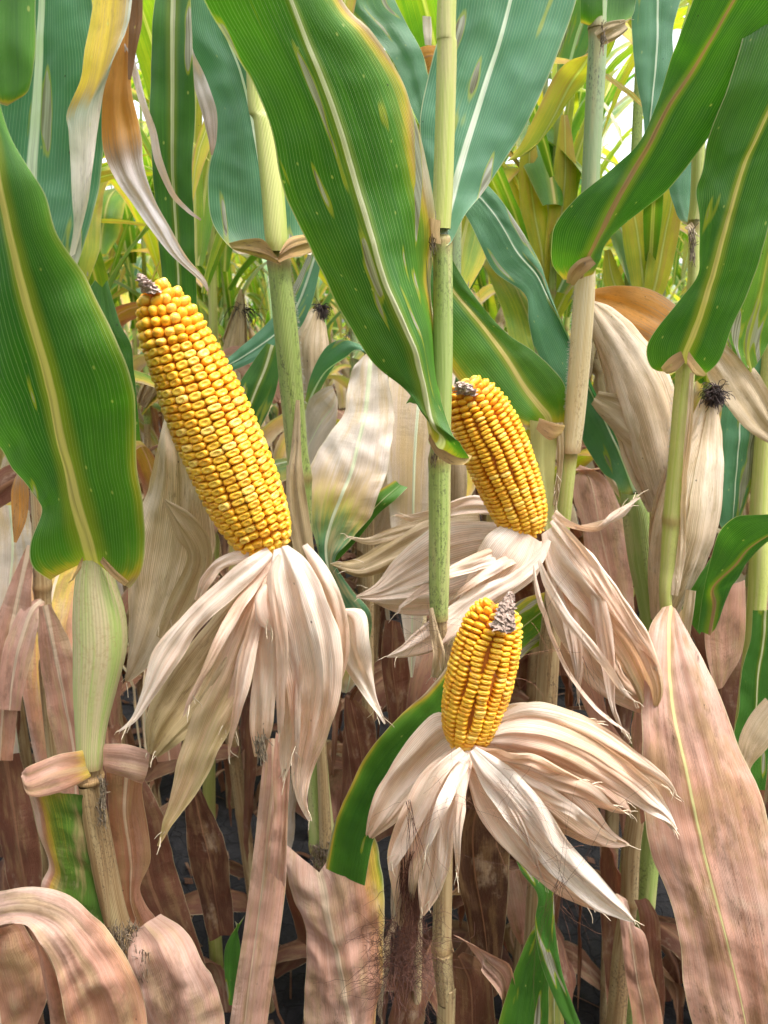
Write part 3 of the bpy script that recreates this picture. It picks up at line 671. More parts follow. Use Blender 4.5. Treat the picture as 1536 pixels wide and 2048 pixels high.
leaf(A, [(100, 1160, 186, 1118, 262, 1168, .500, .0, .0, .58), (66, 1130, 178, 1095, 285, 1135, .492, .004, .002, .30), (62, 1085, 168, 1055, 291, 1090, .488, .006, .002, .16), (84, 1020, 150, 990, 289, 1005, .482, .012, .0, .12),
         (66, 985, 135, 925, 275, 925, .477, .02, -.004, .08), (20, 920, 116, 850, 276, 830, .470, .03, -.006, .05), (-20, 860, 98, 770, 267, 765, .462, .035, -.008, .03), (-60, 780, 78, 690, 236, 680, .455, .04, -.005, .03), (-100, 650, 52, 585, 175, 565, .448, .04, 0, .0),
         (-110, 520, 28, 470, 115, 475, .440, .04, 0, .0), (-110, 380, 2, 350, 86, 370, .432, .03, .005, .02), (-130, 260, -25, 210, 22, 262, .425, .03, .01, .04), (-170, 50, -70, 40, -20, 120, .415, .02, .02, .1)],
     'greenyel', rib=.0052, rib_h=.002, edge_age=(.1, .30), nU=18, ripple=.006, jag=.008, label='broad deep green leaf with yellow rib')
# curled dead leaf at node + green hanging part
leaf(A, [(182, 1552, 172, 1532, 165, 1500, .500, 0, 0, .50), (118, 1585, 110, 1545, 118, 1508, .488, 0, .006, .84), (62, 1592, 55, 1568, 62, 1530, .478, 0, .006, .80), (45, 1560, 42, 1552, 44, 1545, .484, .0, .004, .9)], 'pink', rib=.0, ripple=.003, nU=8, folds=.0006)
leaf(A, [(46, 1552, 110, 1585, 165, 1592, .490, 0, .006, .36), (62, 1610, 122, 1620, 172, 1630, .495, 0, .006, .30), (80, 1680, 134, 1690, 184, 1700, .498, .004, .008, .26), (96, 1735, 145, 1750, 196, 1760, .50, .003, .008, .24), (80, 1780, 140, 1810, 205, 1830, .502, 0, .006, .24), (100, 1860, 160, 1870, 215, 1880, .505, 0, .005, .3)],
     'pink', rib=.0, edge_age=(1.2, -.22), ripple=.004, nU=12, crumple=.002, label='hanging leaf half green, half tan')
leaf(A, [(205, 1490, 208, 1520, 212, 1545, .500, 0, 0, .80), (250, 1490, 255, 1525, 260, 1560, .492, 0, 0, .86), (300, 1502, 296, 1535, 285, 1570, .496, 0, 0, .9)], 'pink', rib=0, nU=7, folds=.0007)
leaf(A, [(212, 1545, 255, 1545, 298, 1512, .515, 0, 0, .68), (216, 1620, 250, 1630, 285, 1580, .52, 0, 0, .68), (225, 1720, 262, 1720, 302, 1710, .525, 0, 0, .72), (235, 1800, 262, 1800, 280, 1780, .528, 0, 0, .70), (248, 1870, 280, 1860, 312, 1835, .53, 0, 0, .75)], 'pink', rib=.002, ripple=.006, nU=8)
leaf(A, [(262, 1880, 290, 1850, 322, 1828, .500, 0, .012, .92), (262, 1925, 318, 1885, 368, 1858, .484, .004, .016, .90), (272, 1985, 345, 1940, 405, 1915, .478, .01, .018, .93), (300, 2050, 370, 2010, 438, 1985, .480, .012, .02, .90), (330, 2110, 390, 2090, 452, 2060, .49, .012, .02, .86)],
     'pink', rib=0, nU=18, crumple=.0034, ripple=.006, jag=.02, label='crinkled pale pink dead leaf curling over')

# ---- leaf arching in from the lower left: belongs to a plant standing left of the frame
Z = plant('corn plant standing just outside the left edge, its pale pink dead leaf arching in', -120, 1800, .46)
stalk(Z, [(-125, -200, 30, .52), (-120, 600, 36, .52), (-115, 1400, 42, .52), (-110, 2000, 44, .52)], 'green', up=.3, down=True)
leaf(Z, [(-110, 1830, -105, 1870, -100, 1900, .46, 0, 0, .86), (-20, 1790, -12, 1830, -8, 1852, .445, .004, -.004, .92), (60, 1774, 62, 1825, 50, 1850, .432, .006, -.008, .94), (135, 1790, 120, 1850, 82, 1885, .424, .008, -.008, .90), (205, 1852, 165, 1910, 112, 1950, .420, .010, -.006, .80), (262, 1930, 210, 1985, 130, 2030, .420, .012, -.004, .76), (290, 2010, 235, 2060, 150, 2100, .424, .012, 0, .74), (300, 2120, 250, 2140, 170, 2180, .43, .01, 0, .7)],
     'pink', rib=0, nU=18, ripple=.007, crumple=.004, folds=.0010, label='broad pink and tan leaf arching over')
leaf(Z, [(-100, 1880, -40, 1860, 40, 1846, .46, 0, 0, .74), (-100, 1960, -30, 1930, 80, 1900, .458, 0, 0, .72), (-60, 2050, 0, 2030, 100, 1975, .456, 0, 0, .76), (-40, 2150, 20, 2110, 70, 2060, .456, 0, 0, .78)], 'pink', rib=.002, nU=12, ripple=.008, crumple=.004)
leaf(Z, [(55, 1850, 75, 1865, 95, 1880, .440, 0, 0, .76), (80, 1920, 110, 1935, 150, 1945, .436, 0, 0, .80), (95, 1990, 130, 2000, 175, 2020, .434, 0, 0, .84), (110, 2090, 150, 2090, 190, 2100, .434, 0, 0, .84)], 'pink', rib=.0015, nU=8, folds=.002)
# blue-green leaf at upper left, its hanging neighbours
leaf(Z, [(-120, 700, 20, 680, 110, 640, .60, 0, 0, .15), (-120, 560, 40, 560, 150, 545, .60, 0, 0, .05), (-110, 420, 55, 430, 186, 430, .60, .0, .0, .0), (-80, 300, 66, 310, 205, 320, .60, 0, 0, .0), (-60, 150, 76, 160, 212, 150, .59, 0, .0, .02), (-40, 0, 86, 0, 182, 0, .58, 0, 0, .0), (-20, -200, 98, -200, 180, -200, .57, 0, 0, .0)],
     'teal', rib=.0062, rib_h=.0018, nU=16, label='blue green leaf with whitish rib')
leaf(Z, [(-40, -120, 0, -120, 78, -120, .50, 0, 0, .05), (-40, 0, 10, 0, 70, 0, .50, 0, 0, .05), (-40, 90, 12, 90, 70, 110, .50, 0, 0, .08), (-30, 170, 20, 180, 58, 178, .502, 0, 0, .15), (-5, 205, 14, 212, 34, 200, .505, 0, 0, .75)], 'greenyel', rib=0, edge_age=(0, .25), nU=10, ripple=.002)
leaf(Z, [(190, -200, 230, -200, 270, -200, .55, 0, 0, .45), (187, 0, 222, 0, 266, 0, .54, 0, 0, .52), (174, 80, 214, 85, 253, 60, .535, 0, 0, .56), (161, 160, 196, 165, 234, 110, .53, 0, 0, .60), (134, 225, 172, 230, 213, 170, .53, 0, .004, .78), (138, 270, 170, 290, 198, 245, .53, 0, .004, .90), (143, 383, 165, 390, 184, 350, .53, 0, 0, .96), (147, 450, 160, 450, 173, 417, .532, 0, 0, .95), (138, 512, 143, 513, 150, 508, .535, 0, 0, .98)],
     'yelpale', rib=0, nU=10, edge_age=(-.08, .25), jag=.03, label='hanging leaf, yellow above and bleached below')
leaf(Z, [(245, -150, 255, -150, 275, -150, .56, 0, 0, .3), (238, 30, 250, 20, 262, 10, .56, 0, 0, .45), (225, 110, 243, 110, 262, 140, .556, 0, 0, .52), (207, 187, 235, 190, 268, 195, .553, 0, 0, .50), (205, 290, 245, 280, 286, 275, .55, .003, .003, .60), (233, 360, 262, 345, 290, 333, .547, 0, 0, .80), (267, 410, 290, 395, 311, 400, .545, 0, 0, .92), (300, 457, 322, 450, 342, 457, .543, 0, 0, .98), (342, 510, 357, 512, 373, 512, .54, 0, 0, 1.0), (398, 560, 404, 558, 410, 556, .54, 0, 0, 1.0), (414, 583, 416, 583, 418, 582, .54, 0, 0, .7)],
     'orange', rib=0, nU=12, folds=.0009, jag=.02, label='hanging leaf, burnt orange above with silvery white tip')
strip(Z, [(238, 80, 10, .56, .001, .9), (262, 120, 14, .555, .001, .95), (285, 200, 13, .55, .001, .95), (305, 260, 14, .55, .001, .9), (318, 320, 16, .55, .001, .86), (345, 385, 11, .55, .001, .8), (375, 420, 8, .55, .0, .8), (402, 440, 4, .55, .0, .7)], 'orange', name='leaf', rib=0, nU=5)
strip(Z, [(274, -100, 22, .545, .001, .05), (272, 40, 26, .545, .001, .02), (264, 110, 16, .545, .001, .0), (260, 160, 6, .545, 0, .0)], 'orange', name='leaf', rib=0, nU=5)
strip(Z, [(350, -80, 60, .64, .002, .10), (345, 60, 80, .64, .002, .05), (345, 200, 90, .645, .002, .05), (345, 340, 78, .65, .002, .05), (352, 450, 74, .655, .002, .05), (360, 600, 66, .66, .0, .1), (365, 760, 60, .665, 0, .1)], 'green', name='leaf', rib=.0022, nU=10)
strip(Z, [(345, -60, 40, .67, .001, .4), (372, 80, 18, .66, .001, .95), (395, 150, 26, .66, .001, .98), (418, 220, 30, .66, .001, .8), (425, 275, 18, .66, .0, .75), (424, 310, 4, .66, 0, .7)], 'orange', name='leaf', rib=0, nU=6)

# ---- plant B: stalk behind the big ear
B = plant('corn plant second from left, fuzzy green stalk rising behind the leaning peeled ear', 620, 1700, .70)
stalk(B, [(512, 120, 40, .675), (530, 250, 44, .672), (545, 380, 46, .668), (552, 470, 46, .665), (556, 503, 38, .664)], 'lime', up=.3, ring=0)
stalk(B, [(556, 490, 34, .672), (558, 530, 44, .668), (572, 660, 48, .67), (585, 800, 46, .674), (594, 900, 44, .676), (600, 960, 46, .678), (606, 1100, 40, .68), (618, 1300, 36, .69), (630, 1450, 38, .69), (638, 1580, 44, .69), (645, 1690, 52, .688), (655, 1850, 40, .695)], 'green', [(556, 525, .668), (600, 955, .678), (644, 1690, .688)], down=True)
fuzz(B, [(577, 520, .668, 1), (593, 640, .67, 1), (606, 780, .674, 1), (612, 900, .676, 1)], 420)
stalk(B, [(640, 1440, 20, .675), (646, 1560, 22, .673), (652, 1690, 26, .672)], 'brown', name='sheath')
leaf(B, [(478, 508, 545, 520, 622, 510, .676, 0, 0, .74), (445, 478, 540, 500, 632, 480, .684, .0, .0, .30), (420, 430, 535, 470, 636, 430, .69, 0, 0, .08), (416, 350, 528, 380, 640, 380, .694, .0, 0, .02), (430, 285, 515, 300, 650, 300, .696, 0, 0, .0), (430, 213, 500, 220, 650, 220, .696, .0, 0, .0), (400, 140, 480, 140, 640, 140, .694, 0, 0, .05), (362, 60, 450, 60, 600, 60, .69, 0, 0, .05), (345, -60, 430, -60, 560, -60, .685, 0, 0, .05), (300, -250, 400, -250, 500, -250, .68, 0, 0, .05)],
     'teal', rib=.002, nU=16, edge_age=(.12, .1), label='blue green leaf behind the stalk top')
leaf(B, [(458, 486, 462, 494, 468, 500, .668, 0, 0, .2), (492, 478, 498, 494, 505, 512, .662, 0, 0, .3), (528, 478, 530, 500, 536, 522, .655, 0, 0, .5), (550, 505, 556, 515, 562, 530, .650, 0, 0, .7)], 'collar', name='collar', rib=0, nU=8, folds=.0012, jag=.05)
leaf(B, [(636, 470, 638, 485, 636, 500, .668, 0, 0, .2), (606, 470, 608, 490, 604, 512, .662, 0, 0, .3), (578, 478, 580, 500, 578, 516, .655, 0, 0, .5), (560, 505, 556, 515, 553, 528, .650, 0, 0, .7)], 'collar', name='collar', rib=0, nU=8, folds=.0012, jag=.05)
strip(B, [(596, 800, 8, .662, 0, .55), (592, 880, 18, .66, .001, .6), (590, 960, 34, .655, .001, .55), (598, 1040, 44, .652, .001, .5), (612, 1130, 36, .65, .001, .5), (618, 1200, 20, .65, 0, .5)], 'oldhusk', name='sheath', rib=0)
strip(B, [(578, 930, 10, .668, 0, .6), (585, 1000, 24, .664, 0, .6), (592, 1080, 22, .66, 0, .6)], 'oldhusk', name='sheath', rib=0)
frayed(B, 648, 1712, .672, 56, 50, 11, n=60)
leaf(B, [(575, 1690, 640, 1745, 690, 1668, .665, 0, 0, .95), (572, 1740, 648, 1780, 740, 1662, .655, .004, .004, .93), (588, 1800, 656, 1830, 762, 1720, .648, .012, .008, .88), (612, 1860, 668, 1890, 768, 1800, .644, .014, .010, .86), (612, 1930, 682, 1950, 768, 1880, .642, .014, .010, .86), (608, 2000, 692, 2010, 765, 1960, .642, .012, .010, .90), (608, 2080, 705, 2080, 750, 2050, .645, .01, .01, .92), (610, 2200, 715, 2200, 740, 2180, .65, .01, .01, .92)],
     'pink', rib=.0058, rib_h=.001, nU=20, crumple=.0045, ripple=.009, jag=.03, edge_age=(0, -.46), label='pale pink dead leaf with cream rib and yellow shoulder')
leaf(B, [(572, 1700, 600, 1735, 640, 1740, .672, 0, 0, .8), (568, 1765, 600, 1780, 650, 1800, .675, 0, 0, .74), (582, 1820, 610, 1840, 640, 1850, .678, 0, 0, .70), (596, 1880, 612, 1890, 630, 1900, .68, 0, 0, .7)], 'rust', rib=0, nU=7, ripple=.006)

# ---- plant C: the centre stalk
C = plant('central corn plant, tall straight stalk crossing the whole picture', 885, 1900, .625)
stalk(C, [(896, -60, 38, .632), (894, 100, 40, .632), (890, 250, 40, .632), (886, 380, 40, .631), (882, 458, 38, .630)], 'lime', up=.35, ring=0)
stalk(C, [(882, 470, 32, .634), (885, 495, 38, .632), (886, 620, 40, .632), (884, 760, 41, .632), (881, 890, 40, .632), (879, 935, 44, .632), (879, 1060, 43, .632), (878, 1180, 40, .632), (878, 1238, 34, .632)], 'green', [(884, 482, .632), (878, 915, .632), (878, 1238, .632)])
stalk(C, [(878, 1236, 32, .632), (884, 1290, 24, .634), (890, 1360, 28, .64), (890, 1500, 34, .65), (886, 1620, 38, .655), (886, 1750, 38, .66), (884, 1885, 38, .66), (886, 1910, 44, .66), (892, 2000, 36, .66), (892, 2060, 36, .66)], 'brown', [(885, 1893, .66)], down=True, label='yellow brown lower stalk')
strip(C, [(862, 1215, 8, .618, 0, .6), (868, 1260, 18, .617, .001, .5), (878, 1310, 24, .618, .001, .55), (870, 1355, 18, .62, .001, .6)], 'oldhusk', name='sheath', rib=0)
leaf(C, [(858, 862, 862, 885, 880, 905, .618, 0, 0, .62), (856, 830, 880, 892, 905, 928, .606, .0, .0, .60), (845, 810, 885, 872, 942, 918, .596, .0, -.002, .42), (838, 812, 868, 850, 925, 885, .590, -.002, .0, .18), (820, 790, 858, 828, 905, 868, .588, -.002, .004, .08), (800, 770, 850, 795, 880, 800, .586, .0, .03, .04), (745, 725, 838, 745, 876, 740, .582, .0, .07, .02), (698, 655, 822, 690, 872, 640, .576, 0, .072, .02), (662, 585, 795, 628, 866, 570, .570, .0, .072, .02), (628, 510, 764, 545, 864, 500, .562, 0, .07, .03),
         (588, 433, 738, 455, 868, 430, .555, 0, .05, .04), (560, 360, 708, 355, 850, 320, .548, .0, .03, .05), (545, 270, 680, 262, 828, 232, .540, .0, .02, .06), (512, 180, 650, 175, 800, 150, .532, 0, .015, .08), (460, 90, 614, 85, 745, 65, .524, 0, .01, .10), (407, 0, 582, 0, 685, 0, .516, .0, .01, .14), (350, -150, 520, -160, 610, -160, .50, 0, .01, .16)],
     'green', rib=.0042, rib_h=.0016, nU=22, edge_age=(.10, 1.0, .30, 1.2), ripple=.006, jag=.008, label='big green leaf with pale rib and yellowing right margin')
leaf(C, [(848, 430, 868, 436, 882, 440, .60, 0, 0, .8), (845, 455, 866, 462, 880, 466, .612, 0, 0, .8), (856, 480, 870, 486, 882, 490, .622, 0, 0, .75)], 'oldhusk', name='collar', rib=0, nU=6, ripple=.001)
frayed(C, 864, 470, .622, 16, 50, 14, n=10); frayed(C, 870, 905, .613, 16, 18, 15, n=6)
leaf(C, [(866, 478, 884, 486, 894, 492, .628, 0, -.004, .55), (862, 430, 886, 470, 906, 480, .634, .01, -.006, .12), (852, 370, 893, 440, 932, 428, .640, .014, -.004, .04), (846, 310, 910, 370, 970, 380, .645, .012, 0, .02), (840, 245, 930, 300, 1016, 310, .65, .01, 0, .0), (850, 180, 950, 235, 1050, 255, .653, .01, 0, .0), (870, 100, 975, 155, 1088, 175, .655, .01, 0, .0), (890, 30, 1000, 80, 1122, 90, .655, .01, 0, .02), (900, -60, 1026, -20, 1155, -10, .655, .01, 0, .02), (930, -220, 1070, -200, 1190, -190, .65, 0, 0, .05)],
     'teal', rib=.0040, rib_h=.0015, nU=18, edge_age=(0, .06), label='blue green leaf rising right of the stalk, whitish rib')
leaf(C, [(908, 1866, 930, 1878, 940, 1900, .655, 0, 0, .8), (930, 1876, 960, 1900, 962, 1930, .645, 0, 0, .88), (985, 1905, 975, 1925, 965, 1945, .638, 0, 0, .85), (1018, 1925, 1010, 1960, 1000, 1990, .64, 0, 0, .80), (1030, 1990, 1020, 2010, 1005, 2030, .645, 0, 0, .75)], 'pink', rib=.001, nU=9, folds=.002)
leaf(C, [(905, 1900, 915, 1910, 925, 1905, .65, 0, 0, .9), (905, 1960, 940, 1965, 975, 1935, .655, 0, 0, .75), (905, 2060, 945, 2060, 990, 2030, .66, 0, 0, .7), (905, 2150, 945, 2150, 995, 2150, .66, 0, 0, .7)], 'rust', rib=.0015, nU=9)
leaf(C, [(940, 1590, 960, 1590, 1000, 1585, .70, 0, 0, .5), (912, 1650, 945, 1660, 1020, 1650, .71, 0, 0, .3), (912, 1740, 950, 1745, 1018, 1740, .715, 0, 0, .25), (932, 1830, 965, 1830, 1014, 1820, .72, 0, 0, .3), (945, 1910, 975, 1910, 1005, 1900, .725, 0, 0, .3), (965, 2000, 980, 2000, 995, 1990, .73, 0, 0, .4)], 'rust', rib=.0012, nU=10, label='dark terracotta dead leaf hanging straight down')

# ---- plant D: straw stalk right of centre
D = plant('corn plant right of centre, straw coloured middle stalk with purple blotched top', 1110, 1500, .74)
stalk(D, [(1200, -40, 34, .745), (1196, 70, 36, .745), (1190, 180, 37, .744), (1184, 300, 36, .743), (1178, 430, 36, .742), (1174, 520, 36, .742)], 'grey', [(1196, 62, .745)], up=.3)
stalk(D, [(1174, 512, 34, .735), (1168, 600, 42, .735), (1158, 740, 42, .735), (1148, 850, 40, .735), (1141, 905, 36, .735)], 'straw', [(1141, 902, .735)])
stalk(D, [(1140, 902, 32, .737), (1130, 1000, 30, .738), (1121, 1100, 30, .744)], 'lime', [(1138, 915, .737)], ring=0)
stalk(D, [(1121, 1080, 34, .746), (1100, 1280, 42, .76), (1090, 1450, 42, .77), (1080, 1650, 40, .78)], 'brown', down=True)
fuzz(D, [(1152, 560, .735, -1), (1140, 700, .735, -1), (1132, 820, .735, -1)], 300)
leaf(D, [(1128, 560, 1160, 556, 1186, 548, .716, .004, .01, .60), (1106, 530, 1172, 522, 1200, 520, .712, .004, .012, .22), (1104, 495, 1182, 500, 1210, 488, .706, .0, .018, .10), (1112, 447, 1205, 452, 1257, 440, .698, 0, .01, .04), (1157, 393, 1238, 388, 1320, 392, .69, .0, .006, .03), (1231, 333, 1270, 335, 1362, 345, .684, 0, .004, .03), (1281, 280, 1300, 285, 1417, 273, .676, .0, .004, .04), (1317, 200, 1338, 212, 1457, 217, .668, .0, .004, .05), (1341, 117, 1384, 145, 1491, 150, .66, 0, 0, .06), (1357, 73, 1420, 85, 1536, 57, .65, 0, 0, .08), (1384, 0, 1466, 0, 1600, 0, .64, 0, 0, .08), (1440, -140, 1540, -140, 1660, -120, .62, 0, 0, .1)],
     'greenbrown', rib=.0036, rib_h=.0014, nU=20, ripple=.003, edge_age=(.05, .05), label='long green leaf sweeping up right with brown and yellow rib')
leaf(D, [(1066, 862, 1098, 842, 1128, 852, .742, 0, 0, .66), (1056, 858, 1092, 828, 1132, 815, .740, .0, .0, .40), (1044, 860, 1068, 800, 1130, 772, .735, 0, 0, .20), (1010, 850, 1044, 768, 1107, 739, .732, 0, 0, .16), (960, 810, 1015, 720, 1067, 702, .728, 0, 0, .12), (905, 745, 968, 655, 1012, 665, .724, 0, 0, .12), (870, 690, 905, 579, 955, 600, .72, 0, 0, .08), (840, 600, 865, 520, 905, 519, .715, 0, 0, .06), (800, 500, 830, 430, 865, 440, .71, 0, 0, .06)],
     'greenyel', rib=.0036, nU=16, edge_age=(.60, .02), label='green leaf with yellowed lower half behind the upper ear')
leaf(D, [(1060, 840, 1090, 845, 1118, 850, .732, 0, 0, .5), (1064, 900, 1088, 905, 1112, 900, .73, 0, 0, .42), (1072, 980, 1092, 985, 1108, 980, .73, 0, 0, .42), (1085, 1060, 1096, 1060, 1108, 1060, .732, 0, 0, .5)], leaf_mat('speckled_sheath', [(0, (.50, .52, .20)), (1, (.60, .50, .25))], CREAM, dirt=1.0, vein=.1), name='sheath', rib=0, nU=8, label='yellow sheath with dark brown blotches')
strip(D, [(1118, 845, 16, .728, 0, .5), (1120, 930, 12, .728, 0, .5), (1110, 1010, 10, .73, 0, .5)], 'oldhusk', name='sheath', rib=0)
leaf(D, [(1162, 44, 1182, 52, 1205, 50, .742, 0, 0, .70), (1160, 20, 1178, 30, 1206, 20, .735, 0, 0, .22), (1162, -40, 1180, -30, 1206, -40, .73, 0, 0, .05), (1165, -160, 1182, -160, 1206, -160, .72, 0, 0, .05)], 'green', rib=0, nU=8)
leaf(D, [(1196, 60, 1225, 58, 1255, 44, .75, 0, 0, .72), (1198, 30, 1240, 35, 1268, 24, .752, 0, 0, .22), (1200, -30, 1245, -30, 1275, -20, .754, 0, 0, .05), (1200, -160, 1250, -160, 1290, -160, .76, 0, 0, .05)], 'green', rib=0, nU=8)
strip(D, [(1196, 78, 30, .728, .001, .6), (1222, 62, 40, .726, .001, .5), (1250, 50, 22, .73, .001, .5)], 'oldhusk', name='collar', rib=0)
frayed(D, 1206, 75, .728, 12, 40, 21, n=8); frayed(D, 1170, 520, .71, 20, 12, 22, n=6)
leaf(D, [(1132, 565, 1140, 568, 1148, 572, .712, 0, 0, .3), (1138, 540, 1148, 548, 1160, 556, .708, 0, 0, .4), (1158, 520, 1168, 528, 1180, 538, .704, 0, 0, .6), (1180, 512, 1186, 520, 1192, 528, .704, 0, 0, .7)], 'collar', name='collar', rib=0, nU=6)
leaf(D, [(1175, 110, 1200, 80, 1245, 40, .78, 0, 0, .62), (1140, 120, 1170, 125, 1225, 100, .79, 0, 0, .52), (1110, 150, 1140, 170, 1185, 150, .80, 0, 0, .56), (1075, 220, 1105, 240, 1140, 200, .80, 0, 0, .50), (1040, 290, 1065, 300, 1095, 265, .80, 0, 0, .48), (1012, 325, 1020, 322, 1030, 318, .80, 0, 0, .5)], 'bright', rib=.002, nU=9, edge_age=(.1, -.1))

# ---- plant G: teal leaf whose blotched sheath stands between D and E
G = plant('corn plant behind with blotched green sheath and long blue green leaf crossing leftward', 1300, 1240, .86)
stalk(G, [(1262, 985, 40, .85), (1272, 1020, 56, .848), (1286, 1120, 58, .85), (1300, 1210, 48, .852), (1310, 1300, 40, .855), (1318, 1500, 40, .86)], 'green', down=True)
strip(G, [(1302, 1010, 6, .83, 0, .3), (1308, 1090, 18, .828, 0, .2), (1318, 1180, 26, .83, 0, .25), (1326, 1270, 24, .835, 0, .3)], 'oldhusk', name='sheath', rib=0)
leaf(G, [(1240, 1000, 1270, 985, 1290, 975, .86, 0, 0, .60), (1231, 965, 1258, 950, 1280, 965, .855, 0, 0, .25), (1205, 945, 1240, 905, 1256, 925, .85, 0, 0, .06), (1170, 890, 1212, 845, 1228, 865, .845, 0, 0, .02), (1140, 830, 1172, 762, 1195, 795, .84, 0, 0, .0), (1085, 750, 1135, 669, 1150, 700, .835, 0, 0, .0), (1057, 650, 1095, 592, 1115, 625, .83, 0, 0, .0), (1050, 590, 1072, 548, 1092, 560, .83, 0, 0, .02), (990, 545, 1035, 505, 1078, 520, .83, 0, 0, .05), (960, 490, 1000, 445, 1040, 455, .83, 0, 0, .05), (930, 430, 965, 400, 990, 385, .83, 0, 0, .1), (880, 380, 910, 350, 930, 330, .83, 0, 0, .1)],
     'teal', rib=.0022, nU=14, edge_age=(.05, .05), label='blue green leaf crossing down rightward')
# ---- plant E: right
E = plant('corn plant second from right, lime green stalk with broad green leaf and dead pink leaf', 1350, 1250, .72)
stalk(E, [(1400, -60, 22, .735), (1398, 200, 24, .735), (1394, 380, 24, .735), (1388, 440, 24, .735)], 'lime', up=.3)
stalk(E, [(1388, 440, 22, .737), (1386, 560, 22, .736), (1380, 640, 26, .735), (1374, 705, 34, .722), (1366, 800, 38, .722), (1356, 920, 38, .722), (1346, 1030, 38, .722), (1336, 1130, 30, .722), (1332, 1215, 24, .722), (1360, 1400, 34, .74), (1420, 1800, 34, .75), (1440, 2048, 34, .75)], 'lime', [(1386, 450, .735), (1372, 712, .722), (1344, 1040, .722)], down=True)
fuzz(E, [(1347, 760, .722, -1), (1342, 860, .722, -1), (1337, 960, .722, -1)], 160)
strip(E, [(1384, 745, 8, .712, 0, .7), (1378, 860, 14, .712, 0, .7), (1366, 980, 16, .712, 0, .7), (1360, 1100, 24, .714, 0, .8), (1348, 1190, 14, .716, 0, .8)], 'oldhusk', name='sheath', rib=0)
leaf(E, [(1331, 745, 1368, 722, 1404, 750, .71, .0, .0, .60), (1302, 735, 1370, 705, 1424, 739, .704, .0, .0, .20), (1294, 695, 1380, 680, 1444, 712, .70, 0, 0, .08), (1317, 650, 1396, 640, 1464, 655, .695, .0, 0, .05), (1357, 602, 1407, 605, 1491, 599, .69, 0, 0, .05), (1394, 552, 1424, 550, 1514, 539, .685, .0, 0, .05), (1399, 500, 1440, 490, 1526, 500, .68, .0, 0, .05), (1397, 433, 1456, 435, 1545, 430, .676, .0, 0, .05), (1392, 383, 1472, 380, 1570, 370, .672, .0, .0, .05), (1407, 333, 1490, 325, 1590, 320, .668, 0, 0, .05), (1420, 262, 1520, 260, 1620, 230, .662, 0, 0, .08), (1458, 160, 1570, 150, 1680, 120, .655, 0, 0, .1), (1500, 20, 1640, 0, 1760, 0, .65, 0, 0, .1)],
     'greenyel', rib=.0034, nU=20, edge_age=(.1, .08), label='broad bright green leaf with yellow rib')
leaf(E, [(1366, 448, 1380, 455, 1388, 456, .74, 0, 0, .7), (1352, 425, 1370, 430, 1388, 438, .745, 0, 0, .15), (1338, 365, 1360, 370, 1386, 380, .75, 0, 0, .05), (1350, 300, 1375, 290, 1400, 285, .755, 0, 0, .02), (1385, 200, 1400, 190, 1425, 180, .76, 0, 0, .05)], 'teal', rib=0, nU=8)
leaf(E, [(1262, -120, 1310, -120, 1400, -100, .80, 0, 0, .1), (1264, 50, 1315, 40, 1350, 40, .80, 0, 0, .06), (1272, 150, 1310, 140, 1345, 120, .80, 0, 0, .04), (1286, 230, 1300, 235, 1325, 200, .80, 0, 0, .04), (1288, 300, 1296, 300, 1310, 270, .80, 0, 0, .1), (1280, 380, 1290, 380, 1302, 370, .8, 0, 0, .1)], 'teal', rib=.0012, nU=10)
strip(E, [(1376, 450, 20, .732, 0, .5), (1386, 462, 12, .73, 0, .5)], 'oldhusk', name='collar', rib=0)
frayed(E, 1385, 485, .724, 12, 60, 31, n=14)
leaf(E, [(1322, 735, 1326, 742, 1334, 748, .700, 0, 0, .2), (1340, 715, 1346, 728, 1352, 742, .697, 0, 0, .5), (1362, 702, 1366, 712, 1370, 724, .695, 0, 0, .8)], 'collar', name='collar', rib=0, nU=6)
leaf(E, [(1412, 748, 1408, 752, 1400, 752, .700, 0, 0, .1), (1396, 728, 1392, 738, 1388, 748, .698, 0, 0, .3), (1376, 702, 1374, 714, 1373, 728, .696, 0, 0, .7)], 'collar', name='collar', rib=0, nU=6)
leaf(A, [(148, 1158, 142, 1162, 134, 1166, .490, 0, 0, .1), (158, 1128, 152, 1140, 146, 1158, .488, 0, 0, .3), (168, 1112, 166, 1122, 163, 1136, .487, 0, 0, .6)], 'collar', name='collar', rib=0, nU=6)
leaf(A, [(258, 1163, 254, 1167, 249, 1171, .494, 0, 0, .4), (233, 1141, 229, 1147, 224, 1151, .492, 0, 0, .5), (206, 1113, 203, 1119, 200, 1124, .491, 0, 0, .8)], 'collar', name='collar', rib=0, nU=6)
leaf(C, [(944, 912, 938, 922, 928, 930, .592, 0, 0, .2), (915, 900, 905, 915, 898, 928, .598, 0, 0, .5), (884, 880, 878, 896, 872, 908, .606, 0, 0, .7), (862, 856, 860, 866, 858, 880, .612, 0, 0, .8)], 'collar', name='collar', rib=0, nU=6)
leaf(D, [(1130, 850, 1126, 862, 1118, 872, .722, 0, 0, .2), (1108, 846, 1104, 862, 1098, 880, .720, 0, 0, .5), (1078, 836, 1076, 846, 1072, 858, .720, 0, 0, .7)], 'collar', name='collar', rib=0, nU=6)
